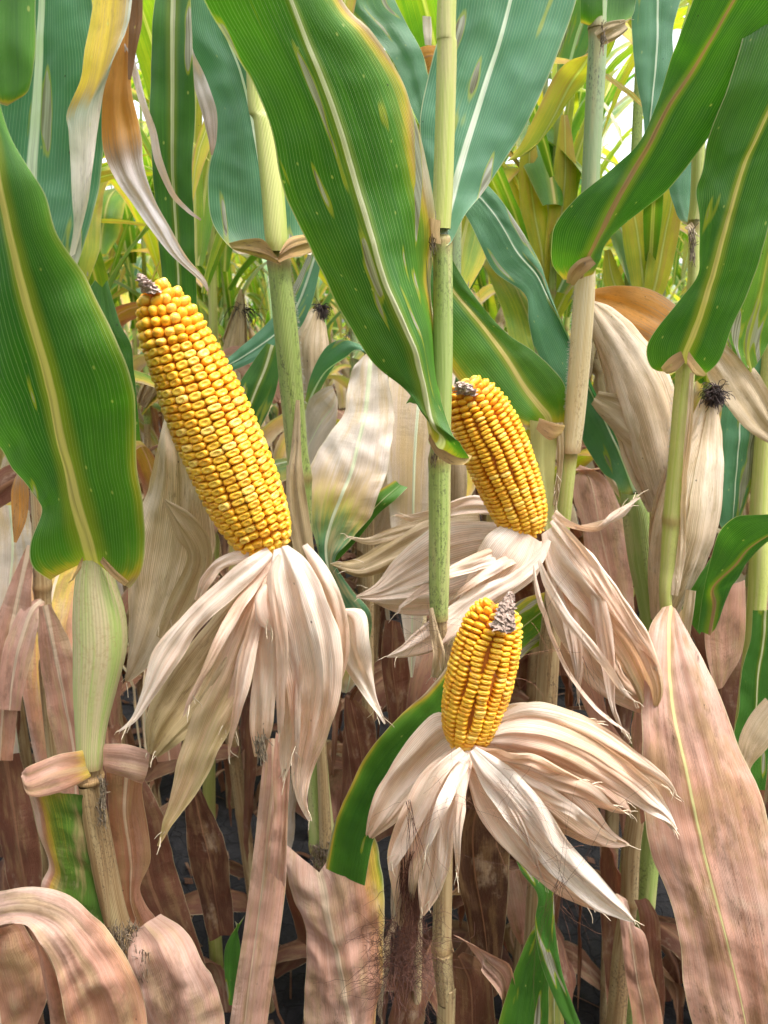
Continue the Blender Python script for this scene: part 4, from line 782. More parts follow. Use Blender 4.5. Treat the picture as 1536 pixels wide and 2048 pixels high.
# dead pink leaf hanging from node
leaf(E, [(1325, 1215, 1342, 1212, 1352, 1218, .690, 0, 0, .92), (1300, 1255, 1338, 1262, 1375, 1260, .672, 0, .0, .90), (1288, 1330, 1340, 1350, 1412, 1325, .652, .004, .004, .90), (1282, 1420, 1350, 1440, 1455, 1420, .636, .006, .004, .86), (1284, 1500, 1366, 1520, 1485, 1505, .624, .006, .006, .84), (1285, 1600, 1384, 1610, 1522, 1590, .612, .008, .006, .80), (1300, 1700, 1408, 1710, 1545, 1700, .602, .008, .006, .84), (1340, 1800, 1434, 1810, 1565, 1800, .594, .006, .006, .86), (1362, 1900, 1458, 1905, 1580, 1900, .588, .006, .004, .82), (1368, 1980, 1478, 1985, 1590, 1980, .585, .006, .004, .84), (1395, 2080, 1500, 2080, 1600, 2080, .582, .004, .004, .84)],
     'pinkspot', rib=.0020, rib_h=.001, nU=24, crumple=.0012, ripple=.005, jag=.012, folds=.0016, label='large dusty pink dead leaf hanging, spotted, with yellow rib')
leaf(E, [(1268, 1430, 1285, 1330, 1310, 1290, .70, 0, 0, .9), (1262, 1460, 1290, 1400, 1320, 1380, .69, 0, 0, .85), (1270, 1540, 1295, 1500, 1330, 1480, .68, 0, 0, .85), (1282, 1650, 1310, 1620, 1340, 1600, .67, 0, 0, .8)], 'pink', rib=0, nU=7)

# ---- plant H: rightmost, mostly outside
H = plant('corn plant at the right edge with lesioned green leaves and small folded leaf', 1500, 1250, .80)
stalk(H, [(1560, -100, 26, .86), (1545, 600, 32, .86), (1520, 1000, 36, .85), (1495, 1400, 36, .85)], 'lime', up=.3, down=True)
leaf(H, [(1455, 690, 1500, 745, 1506, 740, .79, 0, 0, .2), (1454, 650, 1495, 690, 1540, 680, .79, 0, 0, .2), (1480, 560, 1520, 590, 1570, 600, .785, 0, 0, .25), (1500, 450, 1545, 470, 1600, 480, .78, 0, 0, .3), (1520, 330, 1570, 340, 1640, 350, .775, 0, 0, .3), (1550, 180, 1610, 180, 1690, 180, .77, 0, 0, .3)],
     leaf_mat('lesioned_leaf', BRIGHT, (.45, .46, .08), lesion=.95, tf=.4), rib=.002, nU=14, label='bright green leaf with many brown lesions')
leaf(H, [(1450, 740, 1470, 700, 1540, 640, .86, 0, 0, .1), (1442, 820, 1480, 800, 1536, 800, .86, 0, 0, .05), (1432, 912, 1475, 900, 1511, 885, .86, 0, 0, .04), (1430, 1000, 1468, 1000, 1502, 970, .86, 0, 0, .06), (1440, 1050, 1465, 1050, 1486, 1022, .86, 0, 0, .2), (1462, 1078, 1466, 1078, 1470, 1074, .86, 0, 0, .6)], 'teal', rib=.001, nU=12, edge_age=(.05, .55), crumple=.002)
leaf(H, [(1395, 1260, 1420, 1270, 1432, 1255, .72, 0, 0, .1), (1400, 1220, 1428, 1210, 1455, 1190, .715, 0, 0, .06), (1412, 1150, 1425, 1175, 1480, 1150, .70, 0, 0, .04), (1432, 1080, 1470, 1130, 1500, 1120, .69, 0, .004, .05), (1455, 1045, 1500, 1095, 1540, 1078, .685, -.01, .006, .08), (1485, 1032, 1560, 1060, 1600, 1040, .68, -.01, .01, .1), (1580, 1030, 1640, 1040, 1680, 1020, .68, -.01, .01, .1)],
     'greenbrown', rib=.0028, nU=14, label='folded bright green leaf with brown rib')
leaf(H, [(1362, 1215, 1385, 1250, 1400, 1270, .735, 0, 0, .15), (1395, 1160, 1420, 1180, 1440, 1190, .73, 0, 0, .08), (1420, 1120, 1450, 1130, 1480, 1140, .73, 0, 0, .06), (1440, 1090, 1470, 1100, 1500, 1110, .73, 0, 0, .1)], 'green', rib=0, nU=8)
strip(H, [(1382, 1180, 20, .725, 0, .7), (1375, 1230, 22, .725, 0, .7), (1368, 1290, 18, .73, 0, .6)], 'oldhusk', name='sheath', rib=0)
leaf(H, [(1420, 1150, 1455, 1170, 1490, 1160, .80, 0, 0, .85), (1410, 1240, 1445, 1250, 1492, 1230, .80, 0, 0, .82), (1412, 1310, 1450, 1320, 1485, 1300, .80, 0, 0, .84), (1430, 1380, 1445, 1375, 1460, 1350, .80, 0, 0, .85)], 'pink', rib=0, nU=9, label='terracotta pink hanging leaf')
leaf(H, [(1505, 1220, 1530, 1220, 1580, 1200, .76, 0, 0, .06), (1500, 1280, 1525, 1290, 1570, 1280, .76, 0, 0, .0), (1482, 1340, 1515, 1350, 1560, 1350, .76, 0, 0, .0), (1475, 1420, 1510, 1430, 1550, 1430, .76, 0, 0, .0), (1465, 1480, 1500, 1490, 1540, 1500, .76, 0, 0, .05), (1480, 1560, 1500, 1580, 1530, 1580, .76, 0, 0, .1)], 'green', rib=.0012, nU=10)
leaf(H, [(1530, 1395, 1545, 1410, 1570, 1450, .70, 0, 0, .7), (1500, 1430, 1515, 1450, 1540, 1490, .70, 0, 0, .65), (1478, 1480, 1495, 1495, 1512, 1520, .70, 0, 0, .6), (1476, 1540, 1486, 1545, 1495, 1550, .70, 0, 0, .6)], 'oldhusk', rib=0, nU=7)

# wrapped ears still in their husks
def wrapped_ear(label, st, tuft=None, mat='oldhusk', n=4):
    """st: x, y, radius px, Y from butt to tip"""
    p = P(*[st[0][k] for k in (0, 1)], st[0][3]); root = thing('corn_ear', (p.x, p.y, p.z), label, 'corn ear')
    rs = catmull([[*P(x, y, Y), r * T(y, Y)] for x, y, r, Y in st], 40)
    for q in range(n):
        rows = []; a0 = q * 2 * math.pi / n - math.pi / 2 + .5
        for j, (x, y, z, r) in enumerate(rs):
            c = Vector((x, y, z)); nx = Vector(rs[min(j + 1, 40)][:3]) - Vector(rs[max(j - 1, 0)][:3]); t = nx.normalized()
            e1 = (Vector((0, -1, 0)) - t * -t.y).normalized(); e2 = t.cross(e1)
            wa = 1.25 * math.pi / n * (1 - .2 * j / 40) * (1 if n < 5 else 1.3); rr_ = r * (1 + .05 * q)
            f = lambda an: c + (e1 * math.cos(an) + e2 * math.sin(an)) * rr_
            rows.append((f(a0 + wa), f(a0), f(a0 - wa), .75 + .2 * nz1(q, j * .1, 2)))
        ribbon('husk_leaf', root, rows, mat, ripple=.002, crumple=.0008, folds=.0011, rib=0, rib_h=0, nU=9, cup=.42, jag=.02)
    if tuft:
        x, y, Y, s = tuft; rr = random.Random(int(x)); c = P(x, y, Y); ps = []
        for _ in range(260):
            d = Vector((rr.gauss(0, 1), rr.gauss(0, 1), rr.gauss(0, 1))).normalized()
            ps.append(hair_path(c + d * s * rr.random() * .7, Vector((rr.gauss(0, 1), rr.gauss(0, 1), rr.gauss(0, 1) - .3)), s * rr.uniform(1, 2.2), 6, 1.1, .3))
        tubes('silk', root, ps, DARKTUFT, .0006, 'stuff')
    return root
e1 = wrapped_ear('unpeeled dry ear with dark brown silk tuft, behind the lime green stalk at right', [(1325, 1240, 20, .765), (1345, 1150, 44, .765), (1368, 1050, 58, .765), (1385, 950, 50, .765), (1402, 870, 32, .765), (1416, 800, 14, .765)], (1428, 784, .755, .009), 'oldhusk')
e2 = wrapped_ear('unpeeled pale ear leaning left, between straw stalk and lime green stalk', [(1335, 1010, 36, .80), (1308, 900, 54, .80), (1276, 790, 56, .80), (1238, 700, 42, .80), (1200, 640, 26, .80), (1180, 608, 8, .80)], (1178, 660, .81, .006), 'oldhusk', n=5)
e3 = wrapped_ear('unpeeled tan ear standing upright behind the fuzzy stalk, brown silk on top', [(622, 790, 20, .95), (622, 740, 32, .95), (622, 690, 32, .95), (628, 650, 22, .95), (634, 620, 9, .95)], (642, 618, .95, .008))
strip(E, [(1190, 795, 30, .79, .002, .6), (1240, 825, 74, .785, .003, .66), (1290, 865, 92, .78, .003, .7), (1345, 905, 84, .775, .003, .66), (1390, 930, 70, .77, .002, .6)], 'oldhusk', name='leaf', nU=12)
strip(E, [(1175, 590, 20, .84, 0, .4), (1225, 600, 60, .835, .002, .52), (1280, 620, 92, .83, .002, .58), (1330, 650, 90, .825, 0, .62), (1400, 700, 60, .82, 0, .6)], 'orange', name='leaf', rib=0, nU=10)
strip(H, [(1420, 690, 40, .80, .002, .7), (1450, 730, 84, .795, .003, .66), (1490, 790, 90, .79, .003, .62), (1530, 850, 60, .785, .002, .6), (1570, 890, 20, .785, 0, .6)], 'oldhusk', name='leaf', nU=10)
strip(G, [(1200, 890, 40, .90, 0, .7), (1250, 960, 60, .90, .002, .7), (1300, 1020, 60, .90, 0, .6), (1340, 1080, 30, .90, 0, .6)], 'oldhusk', name='leaf', nU=9)

# ================================================================== middle ground leaves that the photograph shows singly
K = plant('corn plant behind the big ear, bleached dead leaf and green twisted leaf hanging', 700, 1500, .95)
stalk(K, [(735, 560, 18, 1.0), (738, 700, 20, 1.0), (738, 1000, 22, 1.0), (736, 1400, 24, 1.0)], 'brown', down=True, up=.6)
leaf(K, [(712, 730, 742, 700, 762, 712, .84, 0, 0, .92), (696, 765, 738, 755, 775, 750, .83, 0, 0, .96), (688, 828, 730, 830, 788, 830, .815, .004, .004, .97), (652, 880, 716, 890, 782, 890, .80, .006, .006, .93), (625, 920, 704, 940, 776, 940, .79, .006, .006, .78), (612, 980, 684, 990, 760, 980, .78, .004, .004, .62), (618, 1040, 664, 1040, 742, 1030, .775, 0, .004, .46), (634, 1090, 652, 1090, 706, 1075, .77, 0, 0, .30), (638, 1130, 656, 1135, 670, 1120, .768, 0, 0, .16), (640, 1180, 672, 1185, 706, 1180, .765, 0, 0, .12), (650, 1240, 692, 1235, 742, 1225, .76, 0, 0, .20), (660, 1300, 700, 1300, 740, 1285, .758, 0, 0, .34), (668, 1350, 700, 1350, 728, 1340, .757, 0, 0, .6), (684, 1386, 692, 1386, 700, 1382, .757, 0, 0, .8)],
     'pale', rib=.0026, rib_h=.001, nU=16, crumple=.0030, ripple=.010, jag=.05, edge_age=(.05, .12), label='bleached dead leaf turning blue green toward its tip')
leaf(K, [(600, 860, 606, 850, 612, 830, .90, 0, 0, .6), (610, 800, 620, 800, 635, 790, .89, 0, 0, .5), (625, 740, 650, 745, 670, 730, .88, 0, 0, .25), (655, 690, 690, 715, 715, 690, .87, 0, 0, .12), (695, 680, 715, 700, 735, 705, .865, 0, 0, .12), (740, 700, 745, 720, 750, 730, .87, 0, 0, .3)], 'teal', rib=.002, nU=10, label='twisted blue green leaf')
leaf(K, [(600, 900, 605, 920, 600, 1000, .90, 0, 0, .9), (615, 810, 640, 850, 645, 900, .89, 0, 0, .92), (640, 780, 668, 810, 672, 850, .885, 0, 0, .9), (664, 770, 672, 790, 675, 800, .885, 0, 0, .9)], 'pale', rib=.001, nU=8)
leaf(K, [(640, 1120, 660, 1110, 665, 1130, .80, 0, 0, .1), (670, 1060, 700, 1070, 705, 1090, .80, 0, 0, .12), (715, 1010, 745, 1020, 755, 1030, .80, 0, 0, .1), (750, 985, 765, 1000, 790, 1000, .80, 0, 0, .1), (790, 960, 800, 970, 815, 975, .81, 0, 0, .2)], 'green', rib=.001, nU=8, edge_age=(.5, .1))
strip(K, [(640, 480, 20, .92, 0, .1), (600, 600, 50, .92, .002, .05), (560, 660, 56, .92, .003, .03), (500, 705, 40, .92, .003, .03), (440, 740, 20, .92, 0, .05)], 'teal', name='leaf', rib=.0016)
strip(K, [(545, 690, 24, .86, 0, .1), (530, 740, 60, .86, .003, .02), (505, 800, 78, .86, .003, .0), (480, 870, 60, .86, .002, .02), (455, 960, 20, .86, 0, .1)], 'green', name='leaf', rib=.0018)
strip(K, [(840, 780, 20, .84, 0, .1), (815, 850, 46, .84, .002, .0), (800, 900, 34, .84, .002, .0), (784, 950, 8, .84, 0, .1)], 'green', name='leaf', rib=0)
strip(K, [(430, 720, 16, 1.0, 0, .8), (470, 712, 44, 1.0, .003, .85), (520, 745, 56, 1.0, .003, .8), (560, 800, 30, 1.0, 0, .8)], 'pink', name='leaf', rib=.001)

N = plant('corn plant far left of middle, dark stalk with tan leaves hanging behind the sheath', 90, 1400, .88)
stalk(N, [(72, 960, 24, .86), (78, 1060, 26, .86), (84, 1150, 34, .86), (86, 1210, 32, .86), (95, 1300, 30, .86), (110, 1500, 32, .86)], 'brown', [(85, 1175, .86)], down=True)
strip(N, [(60, 1090, 10, .84, 0, .7), (40, 1180, 50, .84, .003, .8), (20, 1280, 70, .84, .003, .8), (8, 1400, 60, .84, .003, .78), (0, 1520, 50, .84, 0, .75)], 'pink', name='leaf')
strip(N, [(85, 1200, 12, .84, 0, .8), (60, 1230, 46, .835, .004, .9), (30, 1330, 60, .83, .003, .84), (20, 1420, 40, .83, .003, .8)], 'pink', name='leaf')
strip(N, [(90, 1210, 26, .82, 0, .8), (110, 1300, 66, .82, .004, .8), (130, 1400, 76, .82, .004, .82), (150, 1520, 70, .82, .003, .8), (150, 1640, 40, .82, 0, .8)], 'pink', name='leaf')
strip(N, [(-30, 1000, 60, .80, 0, .72), (30, 960, 66, .80, .002, .72), (70, 960, 30, .80, 0, .7)], 'rust', name='leaf')
strip(N, [(45, 940, 16, .70, 0, .7), (40, 985, 34, .70, .002, .6), (38, 1040, 28, .70, 0, .6), (30, 1085, 6, .70, 0, .6)], 'orange', name='leaf', rib=0)
leaf(N, [(-60, 1010, 20, 1010, 60, 1020, .92, 0, 0, .8), (-40, 1080, 25, 1090, 66, 1090, .92, 0, 0, .9), (-40, 1160, 20, 1170, 64, 1160, .92, 0, 0, .86), (-30, 1240, 20, 1240, 50, 1230, .92, 0, 0, .85)], 'pale', rib=.002)
strip(N, [(10, 1510, 60, .86, 0, .8), (30, 1640, 80, .86, .004, .78), (50, 1760, 70, .86, .004, .75), (60, 1880, 30, .86, 0, .8)], 'rust', name='leaf')
leaf(N, [(190, 560, 205, 575, 215, 560, .58, 0, 0, .1), (170, 600, 215, 640, 240, 645, .58, 0, 0, .0), (190, 660, 235, 690, 262, 690, .582, 0, 0, .0), (210, 740, 250, 750, 268, 745, .585, 0, 0, .0), (220, 820, 256, 820, 275, 810, .59, 0, 0, .1), (240, 880, 265, 880, 282, 880, .60, 0, 0, .4)], 'green', rib=0, nU=8)

V = plant('corn plant at lower left of centre, dead brown leaves hanging beside the fallen husks', 420, 1700, 1.0)
stalk(V, [(418, 300, 14, 1.3), (424, 560, 16, 1.3), (430, 1000, 20, 1.3), (420, 1400, 24, 1.3), (420, 1700, 26, 1.3)], 'lime', down=True, up=.4)
leaf(V, [(365, 1560, 385, 1560, 400, 1570, .90, 0, 0, .5), (372, 1640, 400, 1640, 430, 1640, .90, 0, 0, .5), (378, 1720, 420, 1720, 455, 1700, .90, 0, 0, .5), (400, 1800, 430, 1790, 462, 1780, .90, 0, 0, .5), (420, 1880, 445, 1870, 470, 1870, .90, 0, 0, .6)], 'rust', rib=.001, ripple=.010, nU=9, label='dark brown wavy dead leaf')
strip(V, [(260, 1540, 30, .80, 0, .8), (285, 1640, 90, .80, .004, .75), (300, 1760, 110, .80, .004, .78), (350, 1880, 90, .80, .004, .8), (400, 2000, 60, .80, 0, .85)], 'rust', name='leaf', nU=12)
strip(V, [(300, 1250, 20, .86, 0, .8), (325, 1400, 60, .86, .004, .8), (340, 1520, 50, .86, .003, .8)], 'pink', name='leaf')
strip(V, [(350, 1100, 30, .90, 0, .8), (400, 1060, 60, .90, .004, .85), (425, 1000, 50, .9, .003, .85), (430, 940, 20, .9, 0, .8)], 'pink', name='leaf')
# strip leaf beside the husk and the one with the yellow half
leaf(V, [(532, 1478, 546, 1475, 560, 1480, .56, 0, 0, .80), (522, 1560, 546, 1560, 578, 1560, .555, 0, .004, .90), (512, 1660, 536, 1660, 574, 1660, .552, 0, .004, .92), (500, 1760, 526, 1760, 572, 1770, .55, 0, .004, .90), (486, 1870, 512, 1870, 558, 1880, .548, 0, .004, .90), (470, 1970, 498, 1970, 544, 1980, .546, 0, .004, .90), (455, 2080, 486, 2080, 530, 2080, .545, 0, .004, .90)],
     'pink', rib=.0016, edge_age=(.05, -.15), nU=12, label='narrow pale pink dead leaf hanging with a yellow stripe')
leaf(V, [(552, 1462, 566, 1480, 578, 1500, .545, 0, 0, .88), (545, 1540, 562, 1545, 580, 1550, .543, 0, 0, .86), (548, 1620, 562, 1620, 576, 1620, .543, 0, 0, .88), (538, 1690, 556, 1700, 574, 1740, .543, 0, 0, .9), (535, 1740, 552, 1755, 572, 1768, .545, 0, 0, .9)], 'pink', rib=0, nU=7, folds=.0014)
leaf(V, [(490, 1830, 480, 1850, 470, 1840, .62, 0, 0, .1), (452, 1890, 465, 1900, 482, 1900, .62, 0, 0, .05), (450, 1950, 462, 1960, 480, 1960, .62, 0, 0, .05), (458, 2010, 464, 2010, 470, 2010, .62, 0, 0, .1)], 'green', rib=0, nU=6)

W = plant('corn plant between centre and lower right ear, long green leaf with brown edge', 760, 1650, .74)
stalk(W, [(1010, 1180, 20, .80), (1000, 1300, 26, .80), (990, 1500, 30, .80), (975, 1800, 34, .80)], 'brown', down=True, up=.2)
leaf(W, [(925, 1275, 930, 1285, 935, 1300, .60, 0, 0, .4), (895, 1330, 915, 1350, 930, 1370, .60, 0, 0, .2), (855, 1380, 880, 1410, 905, 1435, .60, 0, .004, .12), (800, 1432, 830, 1465, 860, 1500, .602, 0, .004, .06), (740, 1500, 775, 1530, 812, 1560, .606, 0, .004, .05), (700, 1575, 740, 1590, 775, 1620, .612, 0, .004, .03), (668, 1650, 705, 1665, 745, 1690, .62, 0, .004, .03), (650, 1740, 690, 1750, 730, 1770, .63, 0, 0, .1)],
     'green', rib=0, nU=14, edge_age=(.70, .04), label='green leaf with brown upper margin sloping down left')
leaf(W, [(1150, 1160, 1148, 1180, 1145, 1230, .78, 0, 0, .45), (1100, 1180, 1100, 1210, 1105, 1280, .775, 0, 0, .40), (1040, 1200, 1050, 1250, 1062, 1300, .77, 0, 0, .36), (990, 1240, 1005, 1290, 1025, 1330, .765, 0, 0, .34), (950, 1300, 965, 1340, 980, 1360, .76, 0, 0, .4)], 'green', rib=.001, nU=10, edge_age=(.25, .1), label='yellow green ageing leaf behind the lower ear')
leaf(W, [(1024, 1685, 1028, 1700, 1036, 1700, .64, 0, 0, .05), (1040, 1740, 1072, 1750, 1112, 1740, .635, 0, 0, .02), (1075, 1790, 1090, 1790, 1108, 1790, .632, 0, 0, .05), (1070, 1850, 1088, 1860, 1112, 1870, .63, 0, 0, .05), (1080, 1920, 1105, 1930, 1126, 1950, .628, 0, 0, .05), (1110, 2000, 1135, 2010, 1150, 2020, .626, 0, 0, .05), (1150, 2080, 1160, 2080, 1175, 2080, .625, 0, 0, .05)], 'green', rib=0, nU=10, edge_age=(.02, .05), label='twisted deep green leaf at bottom')
leaf(W, [(1090, 1810, 1095, 1810, 1100, 1810, .645, 0, 0, .2), (1060, 1870, 1080, 1880, 1104, 1880, .643, 0, 0, .12), (1030, 1940, 1055, 1950, 1098, 1960, .64, 0, 0, .1), (1000, 2040, 1040, 2050, 1095, 2060, .638, 0, 0, .08), (970, 2160, 1020, 2160, 1080, 2160, .636, 0, 0, .08)], 'green', rib=0, nU=10, edge_age=(.35, .0))
leaf(W, [(1098, 1880, 1108, 1880, 1115, 1880, .66, 0, 0, .7), (1094, 1980, 1108, 1980, 1124, 1980, .66, 0, 0, .5), (1088, 2080, 1108, 2080, 1130, 2080, .66, 0, 0, .5)], 'pale', rib=.001, nU=6)
leaf(W, [(1008, 1738, 1025, 1740, 1060, 1735, .80, 0, 0, .9), (1002, 1780, 1035, 1790, 1078, 1790, .80, 0, 0, .94), (1020, 1850, 1045, 1850, 1084, 1840, .80, 0, 0, .88), (1040, 1890, 1050, 1885, 1060, 1880, .80, 0, 0, .85)], 'pink', rib=0, nU=8)
leaf(W, [(690, 1390, 700, 1400, 712, 1400, .92, 0, 0, .8), (688, 1440, 712, 1450, 748, 1440, .92, 0, 0, .7), (700, 1530, 725, 1530, 752, 1520, .92, 0, 0, .7), (705, 1620, 725, 1620, 742, 1610, .92, 0, 0, .7)], 'rust', rib=.001, ripple=.008)
leaf(W, [(770, 1240, 785, 1240, 800, 1245, .90, 0, 0, .7), (762, 1320, 785, 1330, 820, 1320, .90, 0, 0, .7), (775, 1420, 795, 1420, 815, 1400, .90, 0, 0, .7), (785, 1520, 792, 1520, 800, 1500, .90, 0, 0, .7)], 'rust', rib=.001)

Xp = plant('corn plant lower right, thin tan stalk with rusty pink curled leaf', 1250, 1900, .78)
stalk(Xp, [(1284, 1330, 20, .82), (1282, 1420, 26, .81), (1276, 1590, 34, .79), (1262, 1700, 36, .79), (1258, 1800, 34, .79), (1244, 1900, 36, .79), (1232, 2048, 38, .79)], 'brown', [(1258, 1803, .79), (1274, 1600, .79)], down=True)
leaf(Xp, [(1246, 1795, 1250, 1800, 1256, 1812, .765, 0, 0, .9), (1230, 1790, 1256, 1840, 1268, 1850, .758, 0, 0, .93), (1240, 1850, 1262, 1880, 1290, 1870, .755, 0, 0, .84), (1248, 1930, 1272, 1950, 1302, 1940, .752, 0, 0, .80), (1262, 2020, 1288, 2030, 1322, 2020, .75, 0, 0, .75), (1270, 2120, 1300, 2120, 1330, 2110, .75, 0, 0, .75)], 'pink', rib=.0015, nU=9, crumple=.003)
leaf(Xp, [(1268, 1800, 1290, 1795, 1298, 1800, .77, 0, 0, .9), (1278, 1830, 1300, 1830, 1318, 1840, .768, 0, 0, .86), (1284, 1900, 1305, 1900, 1322, 1900, .768, 0, 0, .76), (1296, 1980, 1312, 1980, 1330, 1980, .77, 0, 0, .7), (1310, 2070, 1318, 2070, 1324, 2070, .77, 0, 0, .72)], 'rust', rib=0, nU=8)
leaf(Xp, [(1300, 930, 1150, 940, 1160, 930, .92, 0, 0, .85), (1150, 950, 1180, 960, 1215, 960, .92, 0, 0, .9), (1165, 1060, 1200, 1060, 1255, 1060, .92, 0, 0, .86), (1180, 1160, 1225, 1170, 1265, 1160, .92, 0, 0, .82), (1220, 1240, 1245, 1240, 1270, 1230, .92, 0, 0, .8)], 'pink', rib=.001, label='hazy pink dead leaf')
leaf(Xp, [(1110, 1260, 1118, 1262, 1130, 1265, .80, 0, 0, .8), (1125, 1310, 1150, 1310, 1180, 1300, .80, 0, 0, .72), (1150, 1370, 1175, 1370, 1198, 1350, .80, 0, 0, .74), (1185, 1450, 1200, 1440, 1215, 1430, .80, 0, 0, .8), (1215, 1500, 1235, 1490, 1250, 1490, .80, 0, 0, .85), (1240, 1560, 1255, 1560, 1262, 1550, .80, 0, 0, .85)], 'pink', rib=0, nU=9)
strip(Xp, [(1060, 940, 30, .90, 0, .7), (1085, 1060, 60, .90, .003, .7), (1100, 1200, 60, .90, .003, .7), (1120, 1350, 40, .90, 0, .7)], 'rust', name='leaf')

Yp = plant('yellowing corn plant behind, its striped yellow leaves fanned upright left of the straw stalk', 1090, 900, 1.35)
stalk(Yp, [(1092, 560, 20, 1.36), (1092, 900, 24, 1.36), (1092, 1300, 28, 1.36)], 'lime', down=True, up=.3)
for q in ([(1092, 650, 14), (1070, 560, 44), (1040, 460, 52), (1012, 370, 40), (990, 300, 14)], [(1092, 620, 14), (1085, 520, 40), (1068, 420, 54), (1058, 330, 40), (1062, 250, 10)], [(1094, 640, 14), (1108, 540, 40), (1122, 430, 52), (1130, 330, 44), (1128, 230, 14)], [(1096, 660, 12), (1130, 590, 36), (1160, 520, 40), (1200, 470, 20)]):
    strip(Yp, [(a, b_, c, 1.3, .004, .46 + .03 * i) for i, (a, b_, c) in enumerate(q)], 'bright', name='leaf', rib=.0022, nU=8)
Yq = plant('yellowing corn plant behind, striped yellow leaves between straw stalk and lime stalk', 1290, 900, 1.30)
stalk(Yq, [(1290, 600, 20, 1.31), (1290, 900, 24, 1.31), (1290, 1300, 28, 1.31)], 'lime', down=True)
for q in ([(1290, 640, 14), (1285, 560, 50), (1275, 470, 60), (1262, 390, 44), (1255, 320, 10)], [(1292, 640, 14), (1312, 560, 46), (1330, 470, 54), (1345, 390, 44), (1350, 310, 10)], [(1290, 650, 12), (1250, 610, 34), (1225, 560, 40), (1215, 500, 14)]):
    strip(Yq, [(a, b_, c, 1.25, .004, .45 + .03 * i) for i, (a, b_, c) in enumerate(q)], 'bright', name='leaf', rib=.0022, nU=8)
Yr_ = plant('corn plant behind the central stalk top, burnt orange leaf folded in an arch', 830, 600, 1.0)
stalk(Yr_, [(846, 180, 16, 1.04), (846, 600, 18, 1.04), (846, 1000, 20, 1.04)], 'straw', down=True)
leaf(Yr_, [(790, 205, 815, 205, 835, 205, 1.0, 0, 0, .5), (800, 150, 822, 160, 840, 185, .99, 0, 0, .55), (822, 108, 835, 130, 848, 160, .98, 0, 0, .55), (860, 90, 862, 112, 862, 145, .975, 0, 0, .5), (900, 108, 888, 130, 878, 160, .98, 0, 0, .5), (930, 170, 905, 180, 885, 190, .99, 0, 0, .5)], 'orange', rib=.002, nU=9)
leaf(Yr_, [(845, 32, 855, 33, 862, 34, .9, 0, 0, .95), (846, 60, 856, 60, 864, 60, .9, 0, 0, .95), (850, 90, 858, 90, 863, 92, .9, 0, 0, .9)], 'pale', rib=0, nU=5)
leaf(Yr_, [(700, -60, 730, -60, 770, -60, .80, 0, 0, .4), (690, 0, 730, 10, 790, 0, .80, 0, 0, .3), (740, 60, 775, 60, 815, 50, .80, 0, 0, .1), (790, 130, 815, 130, 850, 120, .80, 0, 0, .05), (825, 220, 840, 215, 860, 200, .80, 0, 0, .05), (850, 270, 856, 270, 862, 265, .8, 0, 0, .1)], 'teal', rib=0, nU=8)

# ================================================================== the three peeled ears
def ear_thing(label, x, y, Y):
    p = P(x, y, Y); return thing('corn_ear', (p.x, p.y, p.z), label, 'corn ear', None)
E1 = ear_thing('largest peeled ear, long yellow cob leaning left with pale husks hanging below', 540, 1100, .50)
ear(E1, [(536, 1104, 26, .505), (530, 1086, 50, .505), (518, 1056, 66, .503), (492, 1000, 78, .502), (450, 905, 84, .500), (410, 812, 83, .498), (379, 740, 76, .497), (347, 668, 67, .496), (328, 620, 55, .496), (315, 588, 38, .496), (306, 570, 17, .496)], 18, 37, 'dent', hk=.0062, seed=4, twist=.5, tip_frac=.13)
cob_tip(E1, [(304, 586, 17, .482), (297, 573, 15, .479), (289, 562, 11, .477), (282, 552, 7, .476), (279, 547, 3, .476)], 3, COBL)
# husks of E1: back wing behind the ear
strip(E1, [(335, 830, 10, .545, .003, .9), (352, 900, 80, .545, .003, .86), (356, 1000, 140, .548, .004, .78), (345, 1100, 168, .548, .004, .74), (318, 1220, 130, .545, .004, .80), (282, 1310, 60, .54, .003, .86), (256, 1362, 10, .54, .002, .9)], 'oldhusk', nU=18, folds=.0014, label='broad weathered husk wing behind the ear')
strip(E1, [(330, 1000, 6, .535, 0, .7), (380, 1060, 60, .53, .003, .6), (400, 1120, 50, .53, .003, .5), (370, 1200, 60, .528, .003, .5), (330, 1280, 44, .525, .002, .6)], 'oldhusk', nU=10)
strip(E1, [(545, 1100, 16, .496, 0, .8), (490, 1110, 26, .488, .002, .85), (440, 1128, 24, .486, .002, .76), (415, 1160, 22, .49, .002, .7), (395, 1200, 14, .495, 0, .7)], 'husk', nU=8)
strip(E1, [(540, 1103, 24, .486, 0, .88), (490, 1145, 44, .478, .002, .86), (430, 1200, 46, .474, .002, .82), (378, 1250, 44, .474, .003, .80), (335, 1310, 54, .474, .004, .82), (300, 1380, 30, .474, .002, .90), (268, 1438, 12, .475, .0, .95), (238, 1462, 3, .475, 0, 1)], 'husk', nU=12, label='long pink husk curling to a thin point at left')
strip(E1, [(530, 1140, 30, .492, 0, .5), (490, 1220, 90, .488, .003, .50), (430, 1310, 110, .486, .004, .58), (370, 1400, 124, .486, .004, .52), (328, 1460, 84, .486, .003, .40), (306, 1508, 26, .486, 0, .3)], 'oldhusk', nU=16, folds=.0018)
strip(E1, [(525, 1170, 30, .484, 0, .7), (500, 1250, 66, .480, .003, .66), (465, 1350, 84, .478, .004, .60), (420, 1450, 84, .478, .004, .52), (372, 1570, 56, .479, .003, .48), (340, 1640, 22, .480, .0, .45), (316, 1692, 4, .48, 0, .3)], 'husk', nU=16, folds=.0018, label='dark streaked husk hanging lowest at left')
strip(E1, [(540, 1200, 16, .478, 0, .92), (520, 1250, 36, .475, .002, .95), (490, 1320, 34, .474, .002, .80), (462, 1420, 22, .474, .001, .7), (440, 1480, 6, .474, 0, .7)], 'husk', nU=8)
